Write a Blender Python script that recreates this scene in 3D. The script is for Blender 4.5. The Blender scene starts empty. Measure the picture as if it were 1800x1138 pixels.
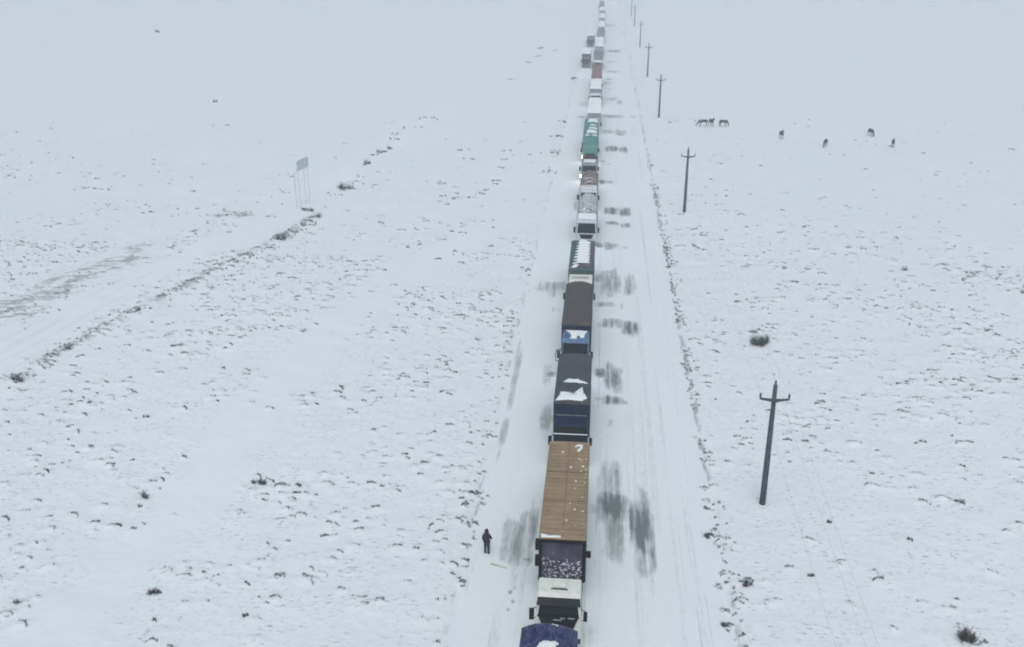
import bpy, bmesh, math, random
import numpy as np
from mathutils import Vector, Matrix

R = math.radians
scn = bpy.context.scene
COL = scn.collection
rnd = random.Random(7)
NR = np.random.RandomState(11)

# ------------------------------------------------------------------ camera
# World: the road runs along +Y, the camera (a drone) hangs 35 m over the plain.
F, PITCH, HC, YAW = 1690.0, R(21.74), 35.0, R(5.27)
cam_d = bpy.data.cameras.new("camera")
cam_d.sensor_width = 36.0
cam_d.lens = F / 1800.0 * 36.0
cam_d.clip_start = 0.5
cam_d.clip_end = 30000
cam = bpy.data.objects.new("camera", cam_d)
COL.objects.link(cam)
cam.location = (0, 0, HC)
cam.rotation_euler = (R(90) - PITCH, 0, YAW)
scn.camera = cam

def at(px, py, z=0.0):
    """where the sight line through a photo pixel meets height z (metres)"""
    u, v = px - 900.0, 569.0 - py
    fy = F * math.cos(PITCH) + v * math.sin(PITCH)
    fz = -F * math.sin(PITCH) + v * math.cos(PITCH)
    t = (z - HC) / fz
    x, y = u * t, fy * t
    c, s = math.cos(YAW), math.sin(YAW)
    return (x * c - y * s, x * s + y * c)

# ------------------------------------------------------------------ light
SUN_EL, SUN_AZ = R(62), R(180)
w = bpy.data.worlds.new("World")
scn.world = w
w.use_nodes = True
nt = w.node_tree
bg = nt.nodes["Background"]
sky = nt.nodes.new("ShaderNodeTexSky")
sky.sky_type = 'NISHITA'
sky.sun_disc = False
sky.sun_elevation = SUN_EL
sky.sun_rotation = SUN_AZ
sky.air_density = 1.0
sky.dust_density = 6.0
hsv = nt.nodes.new("ShaderNodeHueSaturation")     # overcast: most of the sky's blue is gone
hsv.inputs["Saturation"].default_value = 0.95
hsv.inputs["Hue"].default_value = 0.475
nt.links.new(sky.outputs[0], hsv.inputs["Color"])
tint = nt.nodes.new("ShaderNodeMix"); tint.data_type = 'RGBA'; tint.blend_type = 'MULTIPLY'
tint.inputs[0].default_value = 1.0; tint.inputs[7].default_value = (0.955, 1.025, 1.04, 1)
nt.links.new(hsv.outputs[0], tint.inputs[6])
nt.links.new(tint.outputs[2], bg.inputs["Color"])
bg.inputs["Strength"].default_value = 0.114
sun_d = bpy.data.lights.new("sun", 'SUN')
sun_d.energy = 0.5
sun_d.angle = R(70)
sun_d.color = (1.0, 0.985, 0.93)
sun = bpy.data.objects.new("sun", sun_d)
COL.objects.link(sun)
sd = Vector((math.sin(SUN_AZ) * math.cos(SUN_EL), math.cos(SUN_AZ) * math.cos(SUN_EL), math.sin(SUN_EL)))
sun.rotation_euler = (-sd).to_track_quat('-Z', 'Y').to_euler()
scn.view_settings.view_transform = 'Standard'
scn.view_settings.look = 'None'
scn.view_settings.gamma = 1.0
scn.view_settings.exposure = EXPOSURE = 0.0
scn.cycles.filter_width = 1.9
scn.cycles.volume_bounces = 2
scn.cycles.max_bounces = 6

# ------------------------------------------------------------------ helpers
def link(ob, parent=None):
    COL.objects.link(ob)
    if parent is not None:
        ob.parent = parent
    return ob

def tag(o, label=None, cat=None, group=None, kind=None):
    if label: o["label"] = label
    if cat: o["category"] = cat
    if group: o["group"] = group
    if kind: o["kind"] = kind
    return o

def empty(name, loc, rz=0.0):
    o = bpy.data.objects.new(name, None)
    o.empty_display_size = 0.3
    o.location = loc
    o.rotation_euler = (0, 0, rz)
    return link(o)

def obj(name, bm, mat, parent=None, smooth=False):
    me = bpy.data.meshes.new(name)
    bmesh.ops.recalc_face_normals(bm, faces=bm.faces)
    bm.to_mesh(me)
    bm.free()
    if smooth:
        me.polygons.foreach_set("use_smooth", [True] * len(me.polygons))
    me.materials.append(mat)
    return link(bpy.data.objects.new(name, me), parent)

def inst(name, me, parent, loc=(0, 0, 0), rz=0.0, scale=(1, 1, 1)):
    o = bpy.data.objects.new(name, me)
    o.location = loc
    o.rotation_euler = (0, 0, rz)
    o.scale = scale
    return link(o, parent)

def BM():
    return bmesh.new()

def box(bm, x0, x1, y0, y1, z0, z1, bev=0.0, seg=1):
    r = bmesh.ops.create_cube(bm, size=1.0)
    vs = r["verts"]
    for v in vs:
        v.co = Vector((x0 + (v.co.x + .5) * (x1 - x0), y0 + (v.co.y + .5) * (y1 - y0), z0 + (v.co.z + .5) * (z1 - z0)))
    if bev > 0:
        es = list({e for v in vs for e in v.link_edges})
        bmesh.ops.bevel(bm, geom=es, offset=bev, segments=seg, affect='EDGES', profile=0.6)

def prism_x(bm, prof, x0, x1, bev=0.0, seg=2, taper=0.0):
    """extrude a (y,z) outline across x"""
    a = [bm.verts.new((x0 + (taper if z > 2.2 else 0), y, z)) for y, z in prof]
    b = [bm.verts.new((x1 - (taper if z > 2.2 else 0), y, z)) for y, z in prof]
    n = len(prof)
    fs = [bm.faces.new(a), bm.faces.new(b[::-1])]
    for i in range(n):
        fs.append(bm.faces.new((a[i], b[i], b[(i + 1) % n], a[(i + 1) % n])))
    bmesh.ops.recalc_face_normals(bm, faces=fs)
    if bev > 0:
        es = list({e for f in fs for e in f.edges})
        bmesh.ops.bevel(bm, geom=es, offset=bev, segments=seg, affect='EDGES', profile=0.6, clamp_overlap=True)

def slab(bm, pts, d):
    """polygon in space given thickness d along its normal"""
    P = [Vector(p) for p in pts]
    n = (P[1] - P[0]).cross(P[-1] - P[0]).normalized() * d
    a = [bm.verts.new(p) for p in P]
    b = [bm.verts.new(p + n) for p in P]
    k = len(P)
    bm.faces.new(a); bm.faces.new(b[::-1])
    for i in range(k):
        bm.faces.new((a[i], b[i], b[(i + 1) % k], a[(i + 1) % k]))

def tube(bm, pts, rad, n=6):
    P = [Vector(p) for p in pts]
    rs = rad if isinstance(rad, (list, tuple)) else [rad] * len(P)
    rings = []
    for i, p in enumerate(P):
        d = (P[min(i + 1, len(P) - 1)] - P[max(i - 1, 0)]).normalized()
        q = d.to_track_quat('Z', 'Y')
        rings.append([bm.verts.new(p + q @ Vector((math.cos(2 * math.pi * k / n) * rs[i], math.sin(2 * math.pi * k / n) * rs[i], 0))) for k in range(n)])
    for a, b in zip(rings, rings[1:]):
        for k in range(n):
            bm.faces.new((a[k], a[(k + 1) % n], b[(k + 1) % n], b[k]))
    bm.faces.new(rings[0][::-1]); bm.faces.new(rings[-1])

def lathe_x(bm, prof, n=20):
    """(x, r) outline turned about the x axis"""
    rings = []
    for x, r in prof:
        rings.append([bm.verts.new((x, r * math.cos(2 * math.pi * k / n), r * math.sin(2 * math.pi * k / n))) for k in range(n)])
    for a, b in zip(rings, rings[1:]):
        for k in range(n):
            bm.faces.new((a[k], a[(k + 1) % n], b[(k + 1) % n], b[k]))
    bm.faces.new(rings[0][::-1]); bm.faces.new(rings[-1])

def hsh(ix, iy, seed):
    h = (ix.astype(np.int64) * 374761393 + iy.astype(np.int64) * 668265263 + seed * 1442695041) & 0x7fffffff
    h = ((h ^ (h >> 13)) * 1274126177) & 0x7fffffff
    h = h ^ (h >> 16)
    return (h & 0xffff) / 65535.0

def vnoise(x, y, seed=0):
    x = np.asarray(x, float); y = np.asarray(y, float)
    ix = np.floor(x); iy = np.floor(y)
    fx = x - ix; fy = y - iy
    fx = fx * fx * (3 - 2 * fx); fy = fy * fy * (3 - 2 * fy)
    a = hsh(ix, iy, seed); b = hsh(ix + 1, iy, seed); c = hsh(ix, iy + 1, seed); d = hsh(ix + 1, iy + 1, seed)
    return (a * (1 - fx) + b * fx) * (1 - fy) + (c * (1 - fx) + d * fx) * fy

def fbm(x, y, seed=0, o=4):
    s = 0; a = 0.5; t = 0
    for k in range(o):
        s = s + a * vnoise(x * 2 ** k + 17.3 * k, y * 2 ** k - 9.1 * k, seed + k)
        t += a; a *= 0.55
    return s / t

def sstep(a, b, x):
    t = np.clip((x - a) / (b - a), 0, 1)
    return t * t * (3 - 2 * t)

def poly_dist(X, Y, pts):
    """distance to a polyline"""
    D = np.full(np.shape(X), 1e9)
    for (x0, y0), (x1, y1) in zip(pts, pts[1:]):
        dx, dy = x1 - x0, y1 - y0
        t = np.clip(((X - x0) * dx + (Y - y0) * dy) / (dx * dx + dy * dy), 0, 1)
        D = np.minimum(D, np.hypot(X - x0 - t * dx, Y - y0 - t * dy))
    return D

def grid_mesh(name, X, Y, Z, mat, attrs=None, smooth=True):
    r, c = X.shape
    me = bpy.data.meshes.new(name)
    co = np.stack([X, Y, Z], -1).reshape(-1, 3).astype(np.float32)
    me.vertices.add(r * c)
    me.vertices.foreach_set("co", co.ravel())
    i = np.arange(r * c).reshape(r, c)
    q = np.stack([i[:-1, :-1], i[:-1, 1:], i[1:, 1:], i[1:, :-1]], -1).reshape(-1, 4).astype(np.int32)
    me.loops.add(q.size)
    me.loops.foreach_set("vertex_index", q.ravel())
    me.polygons.add(len(q))
    me.polygons.foreach_set("loop_start", np.arange(0, q.size, 4, dtype=np.int32))
    me.polygons.foreach_set("use_smooth", np.ones(len(q), bool) if smooth else np.zeros(len(q), bool))
    me.update(calc_edges=True)
    for k, v in (attrs or {}).items():
        a = me.attributes.new(k, 'FLOAT', 'POINT')
        a.data.foreach_set("value", np.asarray(v, np.float32).ravel())
    me.materials.append(mat)
    me.validate()
    return me

# ------------------------------------------------------------------ materials
def newmat(name):
    m = bpy.data.materials.new(name)
    m.use_nodes = True
    nt = m.node_tree
    return m, nt, nt.nodes["Principled BSDF"]

def N(nt, t, **kw):
    n = nt.nodes.new(t)
    for k, v in kw.items():
        if k in n.inputs: n.inputs[k].default_value = v
        else: setattr(n, k, v)
    return n

def ramp(nt, src, p0, p1, c0=(0, 0, 0, 1), c1=(1, 1, 1, 1)):
    r = nt.nodes.new("ShaderNodeValToRGB")
    r.color_ramp.elements[0].position = p0; r.color_ramp.elements[0].color = c0
    r.color_ramp.elements[1].position = p1; r.color_ramp.elements[1].color = c1
    nt.links.new(src, r.inputs[0])
    return r

def mix(nt, fac, a, b):
    m = nt.nodes.new("ShaderNodeMix"); m.data_type = 'RGBA'
    for s, i in ((fac, 0), (a, 6), (b, 7)):
        if isinstance(s, (int, float)): m.inputs[i].default_value = s
        elif isinstance(s, (tuple, list)): m.inputs[i].default_value = (*s[:3], 1)
        else: nt.links.new(s, m.inputs[i])
    return m.outputs[2]

def coords(nt, scale=(1, 1, 1), kind="Object"):
    tc = nt.nodes.new("ShaderNodeTexCoord"); mp = nt.nodes.new("ShaderNodeMapping")
    mp.inputs["Scale"].default_value = scale
    nt.links.new(tc.outputs[kind], mp.inputs[0])
    return mp.outputs[0]

def noise(nt, co, scale, detail=4, rough=0.55):
    n = N(nt, "ShaderNodeTexNoise", Scale=scale, Detail=detail, Roughness=rough)
    nt.links.new(co, n.inputs["Vector"])
    return n.outputs["Fac"]

def surf(name, col, rough=0.6, var=0.25, scale=2.0, metal=0.0, dirt_sheen=None, dirt_sheen_amt=0.5, bump=0.0, bscale=8.0, snow=0.0, spec=.35, fold_light=None):
    """painted / cloth / metal surface with uneven tone, optional dirt and clinging snow"""
    m, nt, b = newmat(name)
    co = coords(nt)
    n1 = noise(nt, co, scale, 5)
    lo = tuple(c * (1 - var) for c in col); hi = tuple(min(1, c * (1 + var)) for c in col)
    out = mix(nt, ramp(nt, n1, .3, .7).outputs[0], lo, hi)
    if dirt_sheen:  # random grime streaks; on the blue tarp, light painted along its creases
        n2 = noise(nt, coords(nt, (1, 1, 2.5)), scale * 1.7, 6, .65)
        k = ramp(nt, n2, .45, .75, (0, 0, 0, 1), (dirt_sheen_amt,) * 3 + (1,))
        out = mix(nt, k.outputs[0], out, dirt_sheen)
    if fold_light:      # lighter lines paint light catching the creases of a crumpled sheet
        nf = N(nt, "ShaderNodeTexNoise", Scale=1.5, Detail=3, Roughness=.5, Distortion=.35)
        nt.links.new(coords(nt, (2.3, .5, .8)), nf.inputs["Vector"])
        d_ = N(nt, "ShaderNodeMath", operation='SUBTRACT'); nt.links.new(nf.outputs["Fac"], d_.inputs[0]); d_.inputs[1].default_value = .5
        a_ = N(nt, "ShaderNodeMath", operation='ABSOLUTE'); nt.links.new(d_.outputs[0], a_.inputs[0])
        out = mix(nt, ramp(nt, a_.outputs[0], .0, .045, (.75, .75, .75, 1), (0, 0, 0, 1)).outputs[0], out, fold_light)
    if snow > 0:
        n3 = noise(nt, co, 5.5, 6, .7)
        k = ramp(nt, n3, 1 - snow - .03, 1 - snow + .03)
        out = mix(nt, k.outputs[0], out, (.74, .79, .83))
    nt.links.new(out, b.inputs["Base Color"])
    b.inputs["Roughness"].default_value = rough
    b.inputs["Metallic"].default_value = metal
    b.inputs["Specular IOR Level"].default_value = spec
    if bump > 0:
        bp = N(nt, "ShaderNodeBump", Strength=bump, Distance=0.05)
        nt.links.new(noise(nt, co, bscale, 4), bp.inputs["Height"])
        nt.links.new(bp.outputs[0], b.inputs["Normal"])
    return m

SNOWC = (0.80, 0.86, 0.87)

def snow_ground(name, with_veg):
    m, nt, b = newmat(name)
    co = coords(nt)
    # very broad tone drift of the wind-packed snow
    big = noise(nt, co, 0.045, 3)
    base = mix(nt, ramp(nt, big, .3, .7).outputs[0], (0.725, 0.815, 0.835), (0.765, 0.825, 0.855))
    fine = noise(nt, coords(nt, (1, 1.6, 1)), 1.6, 5, .6)
    base = mix(nt, ramp(nt, fine, .5, .72, (0, 0, 0, 1), (.22, .22, .22, 1)).outputs[0], base, (0.60, 0.66, 0.69))
    at_ = nt.nodes.new("ShaderNodeAttribute"); at_.attribute_name = "bare"
    if with_veg:
        ve = nt.nodes.new("ShaderNodeAttribute"); ve.attribute_name = "veg"
        # steppe grass just under the snow crust: thin grey flecks
        n2 = noise(nt, coords(nt, (1, 2.3, 1)), 2.3, 6, .62)
        n3 = noise(nt, coords(nt, (1, 1.6, 1)), 0.32, 3)
        k = ramp(nt, n2, .555, .66)
        k3 = ramp(nt, n3, .38, .62, (.25, .25, .25, 1), (1, 1, 1, 1))
        mm = N(nt, "ShaderNodeMath", operation='MULTIPLY'); nt.links.new(k.outputs[0], mm.inputs[0]); nt.links.new(k3.outputs[0], mm.inputs[1])
        m2 = N(nt, "ShaderNodeMath", operation='MULTIPLY'); nt.links.new(mm.outputs[0], m2.inputs[0]); nt.links.new(ve.outputs["Fac"], m2.inputs[1])
        m3 = N(nt, "ShaderNodeMath", operation='MULTIPLY'); nt.links.new(m2.outputs[0], m3.inputs[0]); m3.inputs[1].default_value = 0.72
        base = mix(nt, m3.outputs[0], base, (0.22, 0.245, 0.24))
        dark = (0.13, 0.145, 0.14)
    else:
        dark = (0.075, 0.092, 0.098)
    nb = noise(nt, coords(nt, (3.0, .5, 1)), 2.2, 6, .65)
    a1 = N(nt, "ShaderNodeMath", operation='MULTIPLY_ADD'); nt.links.new(nb, a1.inputs[0]); a1.inputs[1].default_value = 0.9; a1.inputs[2].default_value = -0.45
    a2 = N(nt, "ShaderNodeMath", operation='MULTIPLY_ADD'); nt.links.new(at_.outputs["Fac"], a2.inputs[0]); a2.inputs[1].default_value = 1.0
    nt.links.new(a1.outputs[0], a2.inputs[2])
    gate = N(nt, "ShaderNodeMath", operation='MULTIPLY'); nt.links.new(at_.outputs["Fac"], gate.inputs[0]); gate.inputs[1].default_value = 3.0
    gate.use_clamp = True
    a3 = N(nt, "ShaderNodeMath", operation='MULTIPLY'); nt.links.new(a2.outputs[0], a3.inputs[0]); nt.links.new(gate.outputs[0], a3.inputs[1]); a3.use_clamp = True
    if not with_veg:
        mrr = N(nt, "ShaderNodeMapRange"); mrr.inputs["From Min"].default_value = .06; mrr.inputs["From Max"].default_value = .95; mrr.inputs["To Max"].default_value = .86
        nt.links.new(a3.outputs[0], mrr.inputs["Value"]); a3 = mrr
    out = mix(nt, a3.outputs[0], base, dark)
    nt.links.new(out, b.inputs["Base Color"])
    b.inputs["Roughness"].default_value = 0.75
    b.inputs["Specular IOR Level"].default_value = 0.25
    bp = N(nt, "ShaderNodeBump", Strength=0.35, Distance=0.06)
    nt.links.new(noise(nt, coords(nt, (1, 1.4, 1)), 2.2, 6, .6), bp.inputs["Height"])
    nt.links.new(bp.outputs[0], b.inputs["Normal"])
    return m

M = {}
M['ground'] = snow_ground("snow_ground", True)
M['road'] = snow_ground("snow_road", False)
M['snow'] = surf("snow", SNOWC, .75, .04, 3, bump=.5, bscale=5)
M['grass'] = surf("dry_grass", (.070, .088, .090), .85, .4, 1.5)
M['grass_pale'] = surf('frosted_grass', (.24, .285, .295), .85, .3, 1.5)
M['twig'] = surf("twigs", (.062, .078, .080), .85, .4, 3, snow=.33)
M['twig_brown'] = surf("twigs_brown", (.052, .050, .044), .85, .4, 3, snow=.30)
M['twig_pale'] = surf("twigs_pale", (.16, .17, .165), .85, .4, 3)
M['glass'] = surf("dark_glass", (.006, .009, .014), .3, .3, 3, dirt_sheen=(.05, .06, .07), dirt_sheen_amt=.15, spec=.06)
M['rubber'] = surf("rubber", (.02, .02, .022), .8, .3, 6, dirt_sheen=(.2, .21, .22), dirt_sheen_amt=.5)
M['rim'] = surf("rim_steel", (.25, .26, .27), .5, .3, 6, metal=.4)
M['dark'] = surf("dark_steel", (.02, .022, .026), .6, .4, 4, dirt_sheen=(.12, .12, .13), dirt_sheen_amt=.3)
M['black'] = surf("black_plastic", (.005, .006, .008), .8, .4, 4, spec=.04)
M['chrome'] = surf("grey_metal", (.45, .46, .48), .35, .2, 4, metal=.6)
M['white'] = surf("white_paint", (.72, .74, .70), .45, .06, 2, dirt_sheen=(.42, .43, .40), dirt_sheen_amt=.35)
M['bluewhite'] = surf("pale_paint", (.50, .57, .61), .5, .12, 2, dirt_sheen=(.26, .30, .33), dirt_sheen_amt=.6)
M['grey'] = surf("grey_paint", (.20, .22, .25), .5, .2, 2, dirt_sheen=(.3, .32, .34), dirt_sheen_amt=.4)
M['navy'] = surf("navy_tarp", (.002, .010, .060), .7, .45, 1.6, dirt_sheen=(.012, .022, .055), dirt_sheen_amt=.6, spec=.1, fold_light=(.012, .03, .085), bump=.6, bscale=3)
M['navycab'] = surf("navy_paint", (.002, .008, .050), .6, .3, 1.6, spec=.12, dirt_sheen=(.01, .016, .04), dirt_sheen_amt=.5)
M['bluetarp'] = surf("blue_tarp", (.006, .016, .085), .55, .5, 1.4, spec=.2, dirt_sheen=(.11, .12, .19), dirt_sheen_amt=.7, bump=1.0, bscale=2.4, fold_light=(.10, .13, .22))  # pale streaks and lines paint the light on the crumpled cloth
M['bluecab'] = surf("blue_paint", (.045, .12, .26), .4, .25, 2, dirt_sheen=(.30, .36, .42), dirt_sheen_amt=.5)
M['slate'] = surf("slate_tarp", (.040, .046, .062), .8, .18, 1.5, fold_light=(.085, .09, .10), dirt_sheen=(.08, .08, .09), dirt_sheen_amt=.6, bump=.5, bscale=4)
M['greybrown'] = surf("greybrown_tarp", (.058, .053, .056), .8, .22, 1.2, dirt_sheen=(.10, .08, .06), dirt_sheen_amt=.6, bump=.5, bscale=4)
M['green'] = surf("green_tarp", (.030, .085, .080), .7, .3, 2, dirt_sheen=(.12, .16, .16), dirt_sheen_amt=.5)
M['teal'] = surf("teal_tarp", (.060, .215, .190), .6, .12, 1.2, dirt_sheen=(.10, .28, .25), dirt_sheen_amt=.5)
M['red'] = surf("faded_red", (.19, .05, .06), .7, .25, 1.4, dirt_sheen=(.3, .2, .2), dirt_sheen_amt=.5, snow=.40)
M['plum'] = surf("plum_paint", (.09, .06, .10), .6, .3, 1.6, dirt_sheen=(.2, .18, .22), dirt_sheen_amt=.4)
M['rust'] = surf("rusty_load", (.11, .075, .07), .85, .45, 2.5, snow=.42)
M['mound'] = surf("mottled_load", (.10, .12, .12), .85, .4, 1.6, snow=.50)
M['wood_pole'] = surf("weathered_pole", (.055, .078, .092), .8, .3, 3)
M['wire'] = surf("wire_metal", (.10, .105, .11), .5, .1, 3, metal=.5)
M['insul'] = surf("insulator", (.05, .05, .055), .3, .2, 6)
M['sign'] = surf("pale_sign", (.58, .65, .68), .6, .12, 2)  # one pale tone with slight random variation
M['post'] = surf("sign_post", (.60, .66, .69), .6, .1, 2)
M['cloth'] = surf("dark_jacket", (.010, .011, .024), .85, .3, 5)
M['cloth2'] = surf("dark_trousers", (.010, .011, .018), .85, .3, 5)
M['boot'] = surf("dark_boots", (.012, .011, .011), .6, .3, 5)
M['skin'] = surf("skin", (.42, .26, .19), .5, .1, 6)
M['hair'] = surf("hair", (.02, .015, .012), .6, .2, 6)
M['horse'] = surf("dark_horse_coat", (.022, .020, .018), .7, .3, 2)
M['horse2'] = surf("brown_horse_coat", (.040, .030, .022), .7, .3, 2)
M['plank'] = surf("pale_wood", (.56, .54, .42), .8, .2, 3)
M['mark'] = surf("grey_lettering", (.07, .08, .10), .6, .1, 5)
M['orange'] = surf("orange_marker", (.6, .22, .05), .5, .1, 5)

M['seam'] = surf('seam_tape', (.150, .105, .062), .8, .3, 3)

def brown_roof():
    m, nt, b = newmat("brown_tarp")
    co = coords(nt)
    n1 = noise(nt, co, 1.1, 5, .6)
    n2 = noise(nt, coords(nt, (.6, 3.0, 1)), 3.0, 5, .65)
    c = mix(nt, ramp(nt, n1, .3, .7).outputs[0], (.240, .174, .098), (.345, .260, .155))
    c = mix(nt, ramp(nt, n2, .45, .8, (0, 0, 0, 1), (.6, .6, .6, 1)).outputs[0], c, (.140, .105, .080))
    n4 = noise(nt, coords(nt, (1, 1, 1)), 9.0, 3, .6)
    c = mix(nt, ramp(nt, n4, .66, .75, (0, 0, 0, 1), (.5, .5, .5, 1)).outputs[0], c, (.50, .48, .44))
    nt.links.new(c, b.inputs["Base Color"]); b.inputs["Roughness"].default_value = .8
    bp = N(nt, "ShaderNodeBump", Strength=.4, Distance=.05)
    nt.links.new(noise(nt, co, 6, 4), bp.inputs["Height"]); nt.links.new(bp.outputs[0], b.inputs["Normal"])
    return m
M['brown'] = brown_roof()

def caked_front():
    """purple-grey painted board caked with thrown snow on its lower half"""
    m, nt, b = newmat("snow_caked_board")
    co = coords(nt)
    n1 = noise(nt, co, .9, 3)
    c = mix(nt, ramp(nt, n1, .35, .65).outputs[0], (.022, .018, .045), (.110, .085, .150))
    n2 = noise(nt, coords(nt, (1, 1, 1)), 5.0, 5, .7)
    n3 = noise(nt, co, 1.2, 2)
    sep = nt.nodes.new("ShaderNodeSeparateXYZ"); tc = nt.nodes.new("ShaderNodeTexCoord")
    nt.links.new(tc.outputs["Object"], sep.inputs[0])
    mr = N(nt, "ShaderNodeMapRange"); mr.inputs["From Min"].default_value = 3.5; mr.inputs["From Max"].default_value = 2.4
    mr.inputs["To Min"].default_value = -.14; mr.inputs["To Max"].default_value = .11
    nt.links.new(sep.outputs["Z"], mr.inputs["Value"])
    ad = N(nt, "ShaderNodeMath", operation='ADD'); nt.links.new(n2, ad.inputs[0]); nt.links.new(mr.outputs[0], ad.inputs[1])
    c = mix(nt, ramp(nt, ad.outputs[0], .60, .66).outputs[0], c, (.62, .64, .70))
    n5 = noise(nt, co, 7.0, 3, .5)
    ad2 = N(nt, "ShaderNodeMath", operation='ADD'); nt.links.new(n5, ad2.inputs[0]); nt.links.new(mr.outputs[0], ad2.inputs[1])
    c = mix(nt, ramp(nt, ad2.outputs[0], .60, .64).outputs[0], c, (.012, .012, .02))
    nt.links.new(c, b.inputs["Base Color"]); b.inputs["Roughness"].default_value = .6
    return m
M['caked'] = caked_front()

def lamp_mat(name, col, s):
    m, nt, b = newmat(name)
    b.inputs["Base Color"].default_value = (*col, 1)
    b.inputs["Emission Color"].default_value = (*col, 1)
    b.inputs["Emission Strength"].default_value = s
    return m
M['lamp_on'] = lamp_mat("lit_lamp", (1.0, .84, .62), 16)
M['lamp_warm'] = lamp_mat("lit_lamp_warm", (1.0, .70, .42), 14)
M['lamp_off'] = surf("lamp_glass", (.45, .48, .5), .2, .1, 6)

# ------------------------------------------------------------------ where snow, tracks and bare soil lie
def pl(pts): return [at(*p) for p in pts]
BERM = pl([(20, 672), (120, 612), (240, 548), (315, 510), (410, 463), (490, 420), (555, 380)])
LANE_A = pl([(-160, 680), (0, 620), (150, 540), (300, 462), (420, 415), (560, 345), (700, 240), (790, 195)])
LANE_B = pl([(40, 1160), (180, 1040), (330, 890), (440, 730), (560, 600), (700, 490), (860, 400), (1010, 360)])
LANE_C = pl([(-40, 338), (300, 338), (520, 350), (760, 370), (1010, 378)])
LANE_D = pl([(1365, 780), (1425, 900), (1500, 1060), (1560, 1200)])
EDGE_L, EDGE_R = -7.05, 7.9

def veg_density(X, Y):
    v = np.ones(np.shape(X))
    v *= sstep(0.2, 1.2, np.maximum(EDGE_L - X, X - EDGE_R))
    wob = (fbm(X * .25, Y * .25, 5, 2) - .5) * 2.5
    v *= sstep(1.6, 3.8, poly_dist(X, Y, LANE_A) + wob)
    v *= 0.12 + 0.88 * sstep(1.2, 3.4, poly_dist(X, Y, LANE_B) + wob)
    v *= 0.15 + 0.85 * sstep(1.0, 3.5, poly_dist(X, Y, LANE_C) + wob)
    return v

FURROW = [  # curved lines of bare furrows on the left, photo pixels
    [(-20, 560), (30, 535), (90, 515), (150, 485)],
    [(-20, 545), (40, 520), (80, 505)],
    [(95, 495), (150, 470), (215, 455)],
    [(105, 505), (160, 485), (200, 468)],
    [(215, 458), (240, 438), (250, 432)],
    [(0, 560), (40, 552), (60, 545)],
    [(90, 520), (120, 510), (128, 492)]]
TRACK_R = [pl([(1345, 790), (1400, 905), (1473, 1133), (1490, 1200)])]
BARE_SPOTS = [  # px, py, half width m, half length m, strength
    (385, 378, 1.2, 1.0, .8), (425, 378, 1.6, 1.2, .7), (405, 372, 1.8, .6, .7), (470, 380, .7, .5, .6),
    (150, 331, .8, .6, .8), (175, 332, .7, .5, .8), (195, 333, 1.5, .3, .6), (340, 337, .6, .3, .7), (220, 366, .5, .4, .5),
    (495, 418, 1.2, 1.6, .7), (515, 405, 1.0, 1.4, .6), (535, 392, 1.0, 1.2, .6), (35, 665, 1.0, .8, .8)]

def ground_bare(X, Y):
    b = np.zeros(np.shape(X))
    near = (Y > 38) & (Y < 240) & (X < EDGE_L)
    xs, ys = X[near], Y[near]
    acc = np.zeros(xs.shape)
    for f in FURROW:
        d = poly_dist(xs + (vnoise(xs * .5, ys * .5, 3) - .5) * 1.2, ys, pl(f))
        hatch = sstep(.42, .62, fbm((xs + ys * .35) * .9, (ys - xs * .35) * 2.4, 71, 3))
        acc = np.maximum(acc, (.30 + .35 * hatch) * np.exp(-(d / .35) ** 2) * (.4 + fbm(xs * .3, ys * .3, 72, 2)))
        acc = np.maximum(acc, .62 * hatch * np.exp(-(d / 1.5) ** 2))
    for px, py, hw, hl, s in BARE_SPOTS:
        cx, cy = at(px, py)
        acc = np.maximum(acc, s * .8 * np.exp(-((xs - cx) / hw) ** 2 - ((ys - cy) / hl) ** 2) * (.3 + .9 * fbm(xs * 1.6, ys * 1.6, 8, 3)))
    d = poly_dist(xs, ys, BERM)
    acc = np.maximum(acc, .42 * np.exp(-(d / 1.15) ** 2) * sstep(.50, .66, fbm(xs * 1.1, ys * 1.1, 4, 4)) + .10 * np.exp(-(d / .5) ** 2))
    for ln, offs in ((LANE_A, (0, 1.7)), (LANE_C, (.2, 1.5))):
        dd = poly_dist(xs, ys, ln) + (fbm(xs * .15, ys * .15, 14, 2) - .5) * .8
        for o_ in offs:
            acc = np.maximum(acc, .17 * np.exp(-((dd - o_) / .30) ** 2) * sstep(.40, .62, fbm(xs * .35, ys * .35, 15, 3)))
    b[near] = acc
    # faint soil ribbon along both shoulders
    sh = np.exp(-((X - EDGE_R - .35 - .35 * (fbm(Y * .13, Y * 0, 6, 2) - .5)) / .30) ** 2) * sstep(.3, .62, fbm(X * 1.6, Y * .7, 9, 3)) * .55
    b = np.maximum(b, sh * (Y > 30))
    sl = np.exp(-((X - EDGE_L + .35) / .28) ** 2) * sstep(.42, .66, fbm(X * 1.4, Y * .5, 19, 3)) * .40
    b = np.maximum(b, sl * (Y > 30))
    return b

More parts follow.
